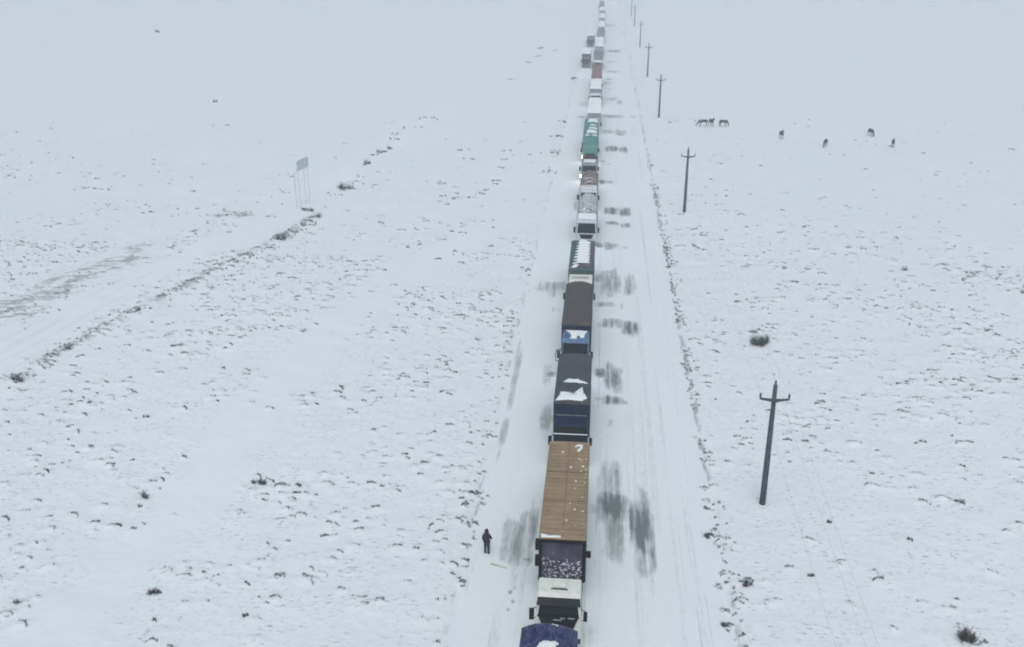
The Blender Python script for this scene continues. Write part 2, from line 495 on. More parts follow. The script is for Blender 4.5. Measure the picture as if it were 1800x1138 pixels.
# (the far end of the old track beyond the sign)
# grass tufts are laid out first, so that snow can be banked against them
tufts = []   # x, y, width, strength
def try_tufts(n, y0, y1, boost=1.0):
    u = NR.rand(n * 6); D = (1 / (1 / y0 + (1 / y1 - 1 / y0) * u)) if y1 > 110 else y0 + (y1 - y0) * np.sqrt(u)
    s = -0.86 + 1.52 * NR.rand(len(D)); X = s * D
    v = veg_density(X, D)
    cl = fbm(X * .14, D * .22, 31, 3)
    p = v * (sstep(.42, .58, cl) * .93 + .07) * (1 - .9 * sstep(95, 190, D))
    keep = NR.rand(len(D)) < p
    X, D = X[keep][:n], D[keep][:n]
    for x, y in zip(X, D):
        st = NR.rand() ** 2.2
        tufts.append((x, y, (.36 + .62 * NR.rand()) * boost, (.12 + .88 * st) * (1 if y < 80 else .8)))
try_tufts(3100, 32, 110)
try_tufts(1300, 105, 210, 1.1)
for _ in range(620):       # right shoulder of the road
    y = 36 + NR.rand() ** 1.3 * 125
    if vnoise(np.array([y * .22]), np.array([1.0]), 3)[0] > .33:
        tufts.append((EDGE_R + .45 + NR.randn() * .30, y, .14 + .22 * NR.rand(), .3 + .6 * NR.rand()))
for _ in range(70):       # left shoulder
    y = 40 + NR.rand() * 70
    tufts.append((EDGE_L - .75 + NR.randn() * .4, y, .3 + .3 * NR.rand(), .3 + .6 * NR.rand()))
LINE_TUFTS = [((20, 668), 14, 1.3), ((45, 664), 8, .8), ((88, 645), 4, .5), ((120, 614), 6, .5), ((140, 600), 7, .7), ((165, 588), 4, .5), ((190, 570), 5, .6), ((218, 553), 5, .5), ((242, 548), 12, .9),
    ((262, 545), 6, .6), ((285, 525), 5, .6), ((315, 510), 7, .5), ((330, 500), 3, .5), ((362, 479), 6, .5), ((385, 468), 4, .6), ((412, 464), 8, .8), ((440, 455), 10, 1.4), ((465, 440), 10, 1.4), ((480, 435), 8, 1.2),
    ((492, 420), 22, 1.1), ((505, 416), 16, 1.2), ((520, 408), 16, 1.2), ((535, 397), 16, 1.3), ((545, 388), 14, 1.2), ((533, 367), 8, .7), ((540, 368), 6, .7),
    ((700, 238), 6, 2.0), ((722, 225), 5, 2.2), ((750, 208), 5, 2.4), ((620, 322), 8, 1.2), ((632, 312), 5, .9), ((390, 370), 7, .9), ((400, 378), 7, 1.2), ((420, 380), 8, 1.4), ((436, 373), 6, .6), ((474, 381), 5, .9), ((150, 330), 4, .8), ((163, 332), 3, .5), ((190, 332), 5, 1.2), ((338, 337), 3, .5), ((365, 391), 4, .6), ((400, 392), 6, 2.2),
    ((573, 338), 4, .6), ((585, 343), 6, .8), ((600, 334), 7, .8), ((660, 272), 6, .9), ((640, 290), 4, .5), ((690, 245), 6, 1.6), ((675, 267), 5, .7),
    ((794, 349), 9, .8), ((827, 348), 6, .5), ((845, 340), 6, .6), ((854, 334), 6, .5), ((870, 318), 7, .7), ((880, 295), 6, .7), ((888, 280), 4, .6), ((815, 279), 3, .4), ((828, 280), 5, .6), ((812, 265), 6, 1.0), ((770, 322), 7, 1.4), ((778, 345), 4, .6), ((888, 265), 4, .9),
    ((772, 455), 5, .5), ((792, 407), 4, .4), ((808, 462), 6, .6), ((800, 440), 4, .7), ((815, 447), 4, .5), ((862, 433), 4, .5), ((985, 240), 12, 1.6), ((982, 268), 14, 1.8), ((972, 300), 10, 1.5), ((990, 215), 6, 1.3),
    ((930, 110), 4, 1.4), ((945, 100), 4, 1.2), ((950, 85), 5, 1.8), ((900, 140), 4, 1.2), ((975, 90), 3, 1.5), ((1008, 137), 6, .9),
    ((1232, 414), 6, 1.2), ((1220, 433), 4, .4), ((1240, 410), 4, .8), ((1320, 585), 8, .8), ((1345, 575), 6, .8), ((1300, 530), 6, .7), ((1250, 565), 6, .8),
    ((820, 870), 6, .5), ((832, 866), 9, .5), ((850, 885), 8, .5), ((820, 890), 8, .6), ((830, 920), 8, .6), ((812, 915), 7, .6), ((833, 945), 6, .4), ((820, 960), 5, .4), ((822, 985), 6, .4), ((815, 1022), 9, .3), ((855, 870), 6, .3),
    ((1235, 860), 10, .4), ((1240, 895), 10, .4), ((1245, 940), 18, .4), ((1262, 1030), 8, .4), ((1270, 1075), 6, .4), ((1278, 1097), 12, .5), ((1235, 880), 6, .3), ((1200, 640), 8, .4), ((1213, 765), 8, .4),
    ((770, 640), 6, .8), ((800, 555), 6, .8), ((880, 545), 5, .5), ((895, 560), 5, .5)]
_L = np.array(BERM)
for _ in range(260):
    i_ = NR.randint(len(_L) - 1); t_ = NR.rand()
    p_ = _L[i_] * (1 - t_) + _L[i_ + 1] * t_
    if vnoise(p_[0] * .35, p_[1] * .35, 5) > .30:
        tufts.append((p_[0] + NR.randn() * .45, p_[1] + NR.randn() * .45, .3 + .4 * NR.rand(), .2 + .55 * NR.rand()))
for (px, py), n, sp in LINE_TUFTS:
    cx, cy = at(px, py)
    far = max(1, cy / 110)
    for _ in range(max(2, int(n * .8))):
        tufts.append((cx + NR.randn() * sp * .5, cy + NR.randn() * sp * .5, (.25 + .3 * NR.rand()) * far, .45 + .5 * NR.rand()))
T = np.array(tufts)

# ------------------------------------------------------------------ ground: one snow sheet
ys = [-60, -20, 10, 24, 30, 33.0]
while ys[-1] < 7000:
    d = ys[-1]; ys.append(d + max(.085, d * d * 3.1e-5))
ys = np.array(ys)
ss = np.concatenate([[-1.15, -1.05, -.95], np.linspace(-.88, .68, 640), [.8, .95, 1.15]])
YY = np.repeat(ys[:, None], len(ss), 1)
XX = ss[None, :] * np.maximum(YY, 34)
ZZ = (fbm(XX * .03, YY * .03, 1, 3) - .5) * .30 + (fbm(XX * .35, YY * .5, 2, 3) - .5) * .12
ZZ += (fbm(XX * 1.3, YY * 1.9, 12, 2) - .5) * .055 * veg_density(XX, YY)
# the berm beside the old track and the shoulder of the road
ZZ += .22 * np.exp(-(poly_dist(XX, YY, BERM) / 1.0) ** 2)
inroad = 1 - sstep(0, 1.2, np.maximum(EDGE_L - XX, XX - EDGE_R) + .1)
ZZ = ZZ * (1 - inroad) - .16 * inroad
dgr = np.array(ys)
for x, y, wd, st in T:
    if y > 150: continue
    i0 = np.searchsorted(dgr, y - wd * 1.5); i1 = np.searchsorted(dgr, y + wd * 1.5)
    xs_row = ss * y
    j0 = np.searchsorted(xs_row, x - wd * 1.6); j1 = np.searchsorted(xs_row, x + wd * 1.6)
    if i1 <= i0 or j1 <= j0: continue
    sx = XX[i0:i1, j0:j1]; sy = YY[i0:i1, j0:j1]
    ZZ[i0:i1, j0:j1] += .10 * wd * np.exp(-((sx - x) / (wd * .55)) ** 2 - ((sy - y + wd * .22) / (wd * .38)) ** 2)
bare_g = ground_bare(XX, YY)
veg_g = veg_density(XX, YY)
gm = grid_mesh("ground", XX, YY, ZZ, M['ground'], {"bare": bare_g, "veg": veg_g})
ground = link(bpy.data.objects.new("ground", gm))
tag(ground, kind="structure")

def gz(x, y):
    i = min(max(np.searchsorted(ys, y), 0), len(ys) - 1)
    s_ = x / max(y, 34)
    j = min(max(np.searchsorted(ss, s_), 0), len(ss) - 1)
    return float(ZZ[i, j])

# ------------------------------------------------------------------ road: packed snow with wet asphalt showing
ry = [-55.0]
while ry[-1] < 1500:
    d = abs(ry[-1]); ry.append(ry[-1] + max(.11 if ry[-1] > 30 else 1.0, d * d * 2.6e-5))
ry = np.array(ry)
rx = np.linspace(EDGE_L - .5, EDGE_R + .5, 190)
RX, RY = np.meshgrid(rx, ry)
edge = np.minimum(RX - (EDGE_L - .5), EDGE_R + .5 - RX)
RZ = .03 - .20 * (1 - sstep(0, 1.5, edge + (fbm(RX * .6, RY * .3, 22, 3) - .5) * .9 * (edge < 2))) ** 2 + (fbm(RX * .9, RY * .35, 21, 3) - .5) * .035
bare = np.zeros(RX.shape)
PATCH = [  # photo pixels x0,y0,x1,y1, strength
    (1056, 812, 1094, 872, .55), (1054, 864, 1100, 918, .95), (1060, 905, 1100, 980, .55),
    (1104, 878, 1122, 950, .72), (1116, 878, 1148, 990, .95), (1035, 888, 1062, 906, .45), (1126, 960, 1150, 1060, .22),
    (885, 925, 912, 985, .55), (905, 918, 935, 965, .5), (928, 905, 944, 950, .5),
    (893, 1040, 900, 1046, .6), (898, 1055, 906, 1062, .5), (890, 1070, 897, 1075, .4), (918, 980, 930, 986, .8), (904, 1033, 912, 1038, .4), (880, 920, 938, 990, .55), (915, 898, 944, 935, .5), (890, 985, 935, 1050, .20), (1030, 1100, 1050, 1138, .20), (1108, 985, 1140, 1060, .12),
    (1055, 478, 1075, 515, .5), (1066, 480, 1090, 516, .55), (1098, 482, 1116, 516, .6), (1046, 484, 1062, 496, .55),
    (945, 495, 995, 512, .50), (965, 500, 990, 522, .42), (970, 540, 985, 550, .4),
    (1045, 532, 1080, 540, .55), (1060, 562, 1092, 576, .62), (1096, 568, 1122, 590, .78), (1048, 568, 1066, 576, .4), (1090, 535, 1096, 545, .3),
    (1045, 650, 1068, 663, .85), (1062, 642, 1092, 685, .72), (1046, 700, 1065, 705, .4), (1062, 698, 1095, 712, .85), (1095, 704, 1104, 712, .4), (1068, 735, 1078, 750, .3),
    (960, 655, 978, 664, .7), (955, 640, 970, 675, .35), (950, 715, 970, 760, .5), (965, 728, 975, 745, .5),
    (1062, 366, 1086, 378, .85), (1088, 366, 1108, 380, .85), (1064, 390, 1086, 396, .7), (1090, 393, 1108, 400, .75),
    (1046, 428, 1060, 435, .75), (1062, 428, 1085, 440, .6), (1090, 432, 1104, 438, .35),
    (1050, 318, 1066, 324, .8), (1066, 318, 1078, 324, .45),
    (1064, 258, 1086, 266, .8), (1088, 260, 1103, 268, .85), (1058, 229, 1082, 236, .45), (1082, 229, 1100, 238, .6), (1058, 202, 1095, 208, .6), (1105, 203, 1120, 208, .3),
    (1054, 283, 1066, 286, .5), (1054, 288, 1075, 291, .35), (1015, 204, 1040, 208, .45), (1015, 180, 1035, 190, .3),
    (1064, 172, 1088, 177, .4), (1084, 178, 1094, 184, .5), (1060, 145, 1076, 148, .5), (1064, 138, 1076, 142, .4), (1064, 125, 1090, 128, .6), (1064, 108, 1088, 111, .5), (1068, 88, 1090, 93, .7),
    (1070, 97, 1080, 99, .4), (1068, 155, 1076, 158, .3), (1064, 42, 1080, 48, .4), (1088, 54, 1112, 60, .3),
    (1008, 345, 1020, 372, .3), (1012, 340, 1020, 350, .3),
    (1000, 100, 1020, 112, .3), (1010, 60, 1030, 75, .3)]
for x0, y0, x1, y1, s in PATCH:
    ax, ay = at((x0 + x1) / 2, y1); bx_, by_ = at((x0 + x1) / 2, y0)
    lx, _ = at(x0, (y0 + y1) / 2); hx, _ = at(x1, (y0 + y1) / 2)
    cx, cy, hw, hl = (lx + hx) / 2, (ay + by_) / 2, (hx - lx) / 2, (by_ - ay) / 2
    i0 = np.searchsorted(ry, cy - hl * 2.6); i1 = np.searchsorted(ry, cy + hl * 2.6)
    sx, sy = RX[i0:i1], RY[i0:i1]
    wx = (fbm(sx * 2, sy * .8, 40, 2) - .5) * .5 * hw; wy = (fbm(sx * .9, sy * .5, 41, 2) - .5) * 1.0 * hl
    e = np.exp(-np.abs((sx - cx + wx) / hw) ** 4 * .8 - np.abs((sy - cy + wy) / hl) ** 3.4 * .8)
    e = e * (.18 + 1.45 * fbm(sx * 4.6, sy * .24, 44, 2) ** 1.3) * (.75 + .5 * fbm(sx * 1.5, sy * 1.5, 45, 3))
    bare[i0:i1] = np.maximum(bare[i0:i1], s * np.power(np.clip(e, 0, 1.2), .75) * 1.25)
# left-hand shoulder: long soft strip where the wind keeps the soil thinly covered
for px, y0, y1, s, hw in ((898, 610, 700, .62, .34), (905, 590, 640, .42, .24), (893, 670, 725, .50, .34), (880, 735, 785, .75, .34), (872, 780, 820, .40, .16), (848, 880, 940, .16, .12), (826, 960, 1020, .28, .12), (818, 1010, 1045, .40, .12)):
    cx, a_ = at(px, y1); _, b_ = at(px, y0)
    cy, hl = (a_ + b_) / 2, (b_ - a_) / 2
    bare = np.maximum(bare, s * np.exp(-np.abs((RX - cx) / hw) ** 2.5 - np.abs((RY - cy) / hl) ** 3) * (.6 + .5 * fbm(RX * 2, RY * .6, 47, 2)))
# wheel lines
def line(x, y0, y1, w_, s, seed):
    global bare
    wob = .10 * (fbm(RY * .05, RY * 0 + seed, seed, 2) - .5)
    m_ = sstep(y0 - 4, y0 + 4, RY) * (1 - sstep(y1 - 6, y1 + 6, RY)) * sstep(.36, .58, fbm(RY * .12, RY * 0, seed + 3, 3))
    bare = np.maximum(bare, s * np.exp(-((RX - x - wob) / w_) ** 2) * m_)
for i, (x, y0, y1, w_, s) in enumerate([(.55, 40, 110, .05, .42), (.75, 55, 160, .10, .20), (2.2, 34, 70, .12, .16), (2.9, 34, 90, .05, .30), (3.5, 40, 75, .06, .22),
        (5.5, 36, 75, .04, .48), (5.8, 45, 130, .04, .34), (4.3, 40, 110, .05, .28), (6.3, 34, 62, .04, .42), (6.9, 34, 100, .05, .36), (7.1, 60, 150, .08, .25), (4.9, 50, 80, .05, .26), (1.5, 45, 140, .05, .22),
        (-.05, 34, 60, .06, .3), (-3.6, 34, 50, .10, .20), (-4.2, 35, 52, .06, .16)]):
    line(x, y0, y1, w_, s, 50 + i)
st_ = sstep(.42, .70, fbm(RX * 2.6, RY * .018, 91, 4)) * .22 * sstep(.35, .6, fbm(RX * .5, RY * .045, 92, 2))
bare = np.maximum(bare, st_ * ((RX > -.1) & (RX < 7.0)) * (RY < 260))
st_ = sstep(.5, .75, fbm(RX * 2.2, RY * .06, 93, 3)) * .28
bare = np.maximum(bare, st_ * ((RX < -2.8) & (RX > -5.4) & (RY < 56)))
bare = np.clip(bare, 0, 1.1)
rm = grid_mesh("road", RX, RY, RZ, M['road'], {"bare": bare})
road = link(bpy.data.objects.new("road", rm))
tag(road, kind="structure")

# ------------------------------------------------------------------ dry steppe grass (nobody could count it)
def build_grass():
    V = []; Fc = []; Mi = []
    for x, y, wd, st in tufts:
        z0 = gz(x, y)
        farf = max(1.0, y / 75.0)
        nb = int((6 + 20 * st) / (farf ** .55) * (wd / .5))
        nb = max(nb, 4)
        cur = NR.uniform(.1, .6); t0 = NR.uniform(-1, .1); t1 = min(1, t0 + NR.uniform(.7, 2.0)); rot = NR.uniform(-.3, .3)
        c_, s_ = math.cos(rot), math.sin(rot)
        foc = NR.uniform(t0, t1)
        for _ in range(nb):
            t = NR.uniform(t0, t1) if NR.rand() < .72 else np.clip(NR.normal(foc, .2), t0, t1)
            lx = t * wd * .6; ly = -cur * wd * t * t + NR.randn() * .03 * farf + .05
            bx = x + lx * c_ - ly * s_; by = y + lx * s_ + ly * c_
            h = (.05 + .11 * NR.rand() * (.3 + st)) * (.75 + .25 * farf)
            bw = (.014 + .016 * NR.rand() * (.5 + st)) * farf
            a = NR.uniform(0, 6.283); ln = NR.uniform(.0, .12)
            dx, dy = math.cos(a) * ln, math.sin(a) * ln
            zb = z0 - .03
            wa = NR.uniform(-.5, .5)
            ex, ey = math.cos(wa) * bw, math.sin(wa) * bw
            k = len(V)
            V += [(bx - ex, by - ey, zb), (bx + ex, by + ey, zb), (bx + dx + ex * .4, by + dy + ey * .4, z0 + h), (bx + dx - ex * .4, by + dy - ey * .4, z0 + h)]
            Fc.append((k, k + 1, k + 2, k + 3)); Mi.append(1 if NR.rand() > (st - .34) * 1.05 else 0)
    me = bpy.data.meshes.new("dry_grass")
    me.from_pydata(V, [], Fc)
    me.materials.append(M['grass']); me.materials.append(M['grass_pale'])
    me.polygons.foreach_set('material_index', Mi)
    o = link(bpy.data.objects.new("dry_grass", me))
    tag(o, "thin dry steppe grass poking through the snow on both sides of the road", "grass", kind="stuff")
build_grass()

# ------------------------------------------------------------------ single bushes
def bush(px, py, w_, h, n, mat, label, upright=0.0, pale=False, snowy=.25):
    x, y = at(px, py)
    r_ = random.Random(int(px * 7 + py))
    bm = BM()
    farf = max(1.0, y / 80)
    clumps = [(r_.uniform(-.5, .5) * w_ * .9, r_.uniform(-.4, .4) * w_ * .6, r_.uniform(.6, 1)) for _ in range(max(3, int(w_ * 5)))]
    n = int(n * (.85 if w_ > 1 else .55))
    for i in range(n):
        cx, cy, k = r_.choice(clumps)
        a = r_.uniform(0, 6.283); el = r_.uniform(.15, 1.45) if r_.random() > upright else r_.uniform(1.0, 1.5)
        L = h * k * r_.uniform(.55, 1.1) * (1.1 if el > .9 else .75)
        d = Vector((math.cos(a) * math.cos(el), math.sin(a) * math.cos(el), math.sin(el)))
        p0 = Vector((cx * .55, cy * .55, 0)); p1 = p0 + d * L * .5 + Vector((cx * .3, cy * .3, 0)); p2 = p1 + (d + Vector((r_.uniform(-.5, .5), r_.uniform(-.5, .5), r_.uniform(-.2, .5)))).normalized() * L * .5
        wd = .010 * farf * r_.uniform(.7, 1.5)
        tube(bm, [p0, p1, p2], [wd * 1.3, wd, wd * .4], 3)
        for _ in range(6 if y < 90 else 4):     # small tight leaves along the twig
            q = p0.lerp(p2, r_.uniform(.35, 1.05)) + Vector([r_.uniform(-.05, .05) for _ in range(3)])
            if q.z < 0: q.z = .02
            s = .024 * farf * r_.uniform(.5, 1.5)
            e1 = Vector([r_.uniform(-1, 1) for _ in range(3)]).normalized() * s; e2 = Vector([r_.uniform(-1, 1) for _ in range(3)]).normalized() * s
            bm.faces.new([bm.verts.new(q - e1), bm.verts.new(q + e2), bm.verts.new(q + e1), bm.verts.new(q - e2)])
    o = obj("bush", bm, mat)
    o.location = (x, y, gz(x, y) - .02)
    tag(o, label, "bush", "scattered bushes in the snow")
    return o

BUSHES = [
    (1696, 1127, 1.05, .80, 260, 'twig_brown', "tall upright dark brown bush in the bottom right corner of the snow field", .7),
    (1340, 606, 2.1, 1.1, 420, 'twig', "wide rounded dark bush in the snow just beyond the nearest power pole", .2),
    (1317, 1030, .85, .40, 130, 'twig', "low dark bush between the nearest power pole and the bottom edge", .1),
    (272, 1042, .85, .50, 150, 'twig', "compact dark green-grey bush alone near the bottom left", .3),
    (456, 850, 1.15, .42, 150, 'twig', "low spreading dark bush in the middle of the left field", .1),
    (524, 853, .6, .30, 60, 'twig', "small hooked bush just right of the low spreading bush in the left field", .1),
    (254, 875, .62, .62, 100, 'twig', "narrow upright bush left of the smooth diagonal drift", .6),
    (244, 891, .5, .28, 40, 'twig_pale', "faint thin bush at the foot of the narrow upright bush", .2),
    (608, 332, 3.0, 1.1, 170, 'twig', "dark ragged bush where the left track bends, right of the roadside sign", .1),
    (646, 288, 1.6, .8, 60, 'twig', "small dark bush on the far left track berm, nearest of its short row", .1),
    (668, 269, 1.6, .7, 60, 'twig', "small dark bush in the middle of the short row on the far left track", .1),
    (684, 262, 1.5, .7, 60, 'twig_pale', "small bush farthest of the short row on the far left track", .1),
    (560, 383, 1.0, .9, 70, 'twig', "single dark bush at the end of the berm below the roadside sign", .4),
    (543, 370, 1.4, .6, 60, 'twig', "arched bush right at the foot of the roadside sign", .1),
    (494, 424, 1.6, .8, 90, 'twig', "darkest bush on the left berm below the roadside sign", .2),
    (32, 672, 1.3, .7, 120, 'twig', "mottled bush at the left edge at the near end of the berm", .2),
    (120, 618, .55, .45, 60, 'twig', "small round dark bush on the near part of the left berm", .3),
    (242, 550, 1.0, .5, 70, 'twig_pale', "ragged grey bush halfway along the left berm", .1),
    (1590, 475, .8, .7, 60, 'twig', "small dark bush alone on the far right field below the animals", .3),
    (1685, 882, .9, .35, 80, 'twig', "low bush near the right edge level with the foot of the nearest pole", .1),
    (1797, 515, .6, .5, 40, 'twig', "small bush cut by the right edge of the picture", .2),
    (1455, 918, .65, .28, 60, 'twig', "small low bush right of the nearest pole's foot beside the faint line", .1),
    (1428, 1012, .65, .28, 60, 'twig', "small low bush in the right field level with the low dark bush", .1),
    (1730, 1130, .35, .22, 30, 'twig', "tiny bush just right of the tall upright brown bush", .1),
    (1245, 945, .55, .40, 70, 'twig', "grey-green shrub growing on the right shoulder of the road", .5),
    (1275, 1100, .6, .35, 60, 'twig', "dark bush on the right road shoulder at the bottom edge", .1),
    (1605, 950, .8, .25, 50, 'twig', "long low bush in the middle of the bottom right field", .1),
    (277, 57, 2.6, 1.3, 40, 'twig', "lone speck of bush far away at the top left", .1),
    (378, 180, 1.9, .9, 40, 'twig', "lone distant bush in the empty upper left field", .1),
    (30, 1060, .7, .35, 60, 'twig_pale', "faint bush near the bottom left corner", .2),
    (431, 1084, .55, .3, 60, 'twig', "small dark bush at the bottom of the left field right of the smooth drift", .2),
    (254, 735, .8, .3, 60, 'twig', "dark hooked bush in the upper part of the left field", .1),
    (1007, 140, 1.2, .8, 30, 'twig', "tiny dark bush on the left shoulder beside the far red truck", .2),
]
for b_ in BUSHES:
    bush(b_[0], b_[1], b_[2], b_[3], b_[4], M[b_[5]], b_[6], b_[7])

# ------------------------------------------------------------------ trucks
for nm, c_ in (('hazed_white', (.58, .64, .67)), ('hazed_grey', (.24, .28, .31)), ('hazed_slate', (.16, .18, .20)), ('hazed_red', (.20, .12, .13)), ('hazed_plum', (.12, .10, .14)), ('hazed_green', (.12, .19, .19))):  # colours lightened to mimic distance haze, with flecks of snow on top
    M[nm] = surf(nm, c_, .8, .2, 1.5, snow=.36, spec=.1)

def wheel_meshes():
    out = {}
    for key, wd, r in (("single", .29, .50), ("dual", .58, .50), ("small", .22, .34)):
        bm = BM()
        lathe_x(bm, [(-wd / 2, r * .55), (-wd / 2, r * .9), (-wd / 2 + .04, r), (wd / 2 - .04, r), (wd / 2, r * .9), (wd / 2, r * .55)], 22)
        me = bpy.data.meshes.new("tyre"); bm.to_mesh(me); bm.free(); me.materials.append(M['rubber'])
        bm = BM()
        lathe_x(bm, [(-wd / 2 - .01, r * .12), (-wd / 2 + .03, r * .5), (-wd / 2 - .012, r * .56), (wd / 2 + .012, r * .56), (wd / 2 - .03, r * .5), (wd / 2 + .01, r * .12)], 16)
        me2 = bpy.data.meshes.new("rim"); bm.to_mesh(me2); bm.free(); me2.materials.append(M['rim'])
        out[key] = (me, me2, wd, r)
    return out
WM = wheel_meshes()

def add_wheel(root, kind, x, y):
    me, me2, wd, r = WM[kind]
    t = inst("wheel", me, root, (x, y, r + .10))
    inst("rim", me2, t)

def jag(pts, amp, rr, sub=5):
    """roughen a closed (x, y) outline"""
    out = []
    for i, p in enumerate(pts):
        q = pts[(i + 1) % len(pts)]
        for k in range(sub):
            t = k / sub
            out.append((p[0] + (q[0] - p[0]) * t + rr.uniform(-amp, amp), p[1] + (q[1] - p[1]) * t + rr.uniform(-amp, amp)))
    return out

def snow_patch(root, pts, zf, thick=.07, amp=.05, seed=1, sub=5, name="snow"):
    rr = random.Random(seed)
    o = jag(pts, amp, rr, sub)
    cx = sum(p[0] for p in o) / len(o); cy = sum(p[1] for p in o) / len(o)
    bm = BM()
    rings = []
    for s, h in ((1.0, -.03), (.97, thick * .6), (.8, thick), (.4, thick * 1.15)):
        rings.append([bm.verts.new((cx + (x - cx) * s, cy + (y - cy) * s, zf(cx + (x - cx) * s, cy + (y - cy) * s) + h)) for x, y in o])
    n = len(o)
    for a, b in zip(rings, rings[1:]):
        for k in range(n):
            bm.faces.new((a[k], a[(k + 1) % n], b[(k + 1) % n], b[k]))
    c = bm.verts.new((cx, cy, zf(cx, cy) + thick * 1.2))
    for k in range(n):
        bm.faces.new((rings[-1][k], rings[-1][(k + 1) % n], c))
    return obj(name, bm, M['snow'], root, smooth=True)

def snow_strip(root, rows, zf, thick=.08, seed=1, name="snow"):
    """rows of (y, x_left, x_right): a sheet of snow with sharp zigzag sides"""
    bm = BM(); rr = random.Random(seed); g = []
    for y, a, b in rows:
        row = [bm.verts.new((a, y, zf(a, y) - .04))]
        for k in range(9):
            x = a + (b - a) * k / 8
            row.append(bm.verts.new((x, y, zf(x, y) + thick * (.6 if k in (0, 8) else 1) + rr.uniform(-.02, .02))))
        row.append(bm.verts.new((b, y, zf(b, y) - .04)))
        g.append(row)
    for r0, r1 in zip(g, g[1:]):
        for k in range(10): bm.faces.new((r0[k], r0[k + 1], r1[k + 1], r1[k]))
    return obj(name, bm, M['snow'], root)

def tarp_top(root, name, mat, W, y0, y1, z, arch=.12, rib=1.0, sag=.035, drop=.45, wr=.02, seed=1, endround=.0, nx=26):
    """cloth cover stretched over hoops: arched across, sagging between the hoops, hanging over the sides"""
    ny = max(12, int((y1 - y0) / .16))
    u = np.linspace(-1, 1, nx); v = np.linspace(0, 1, ny)
    U, Vv = np.meshgrid(u, v)
    L = y1 - y0
    X = U * (W / 2 + .015); Y = y0 + Vv * L
    hoop = np.abs(np.sin(np.pi * (Y - y0) / rib))
    Z = z + arch * (1 - U ** 2) - sag * hoop * (1 - .5 * U ** 2) + (fbm(X * 1.6 + seed, Y * 1.2, seed, 4) - .5) * wr * 2
    ed = np.minimum(Vv, 1 - Vv) * L
    Z -= endround * np.exp(-ed / .22)
    X = np.concatenate([X[:, :1] - .005, X[:, :1] - .004, X, X[:, -1:] + .004, X[:, -1:] + .005], 1)
    wav = drop + .05 * np.sin(Y[:, :1] * 2.6 + seed)
    Z = np.concatenate([Z[:, :1] - wav, Z[:, :1] - .10, Z, Z[:, -1:] - .10, Z[:, -1:] - wav], 1)
    Y = np.concatenate([Y[:, :1], Y[:, :1], Y, Y[:, -1:], Y[:, -1:]], 1)
    # front and rear flaps
    def cap(row, yy, d):
        zz = Z[row:row + 1].copy(); xx = X[row:row + 1].copy()
        zt = z - d
        zz = np.minimum(zz, zt)
        return xx, np.full_like(xx, yy), zz
    fx, fy, fz = cap(0, y0 - .012, .16); bx_, by_, bz = cap(-1, y1 + .012, .3)
    X = np.concatenate([fx, X, bx_]); Y = np.concatenate([fy, Y, by_]); Z = np.concatenate([fz, Z, bz])
    me = grid_mesh(name, X, Y, Z, mat)
    ob = link(bpy.data.objects.new(name, me), root)
    def zf(x, y):
        uu = x / (W / 2)
        return z + arch * (1 - uu * uu) - sag * .6
    return ob, zf

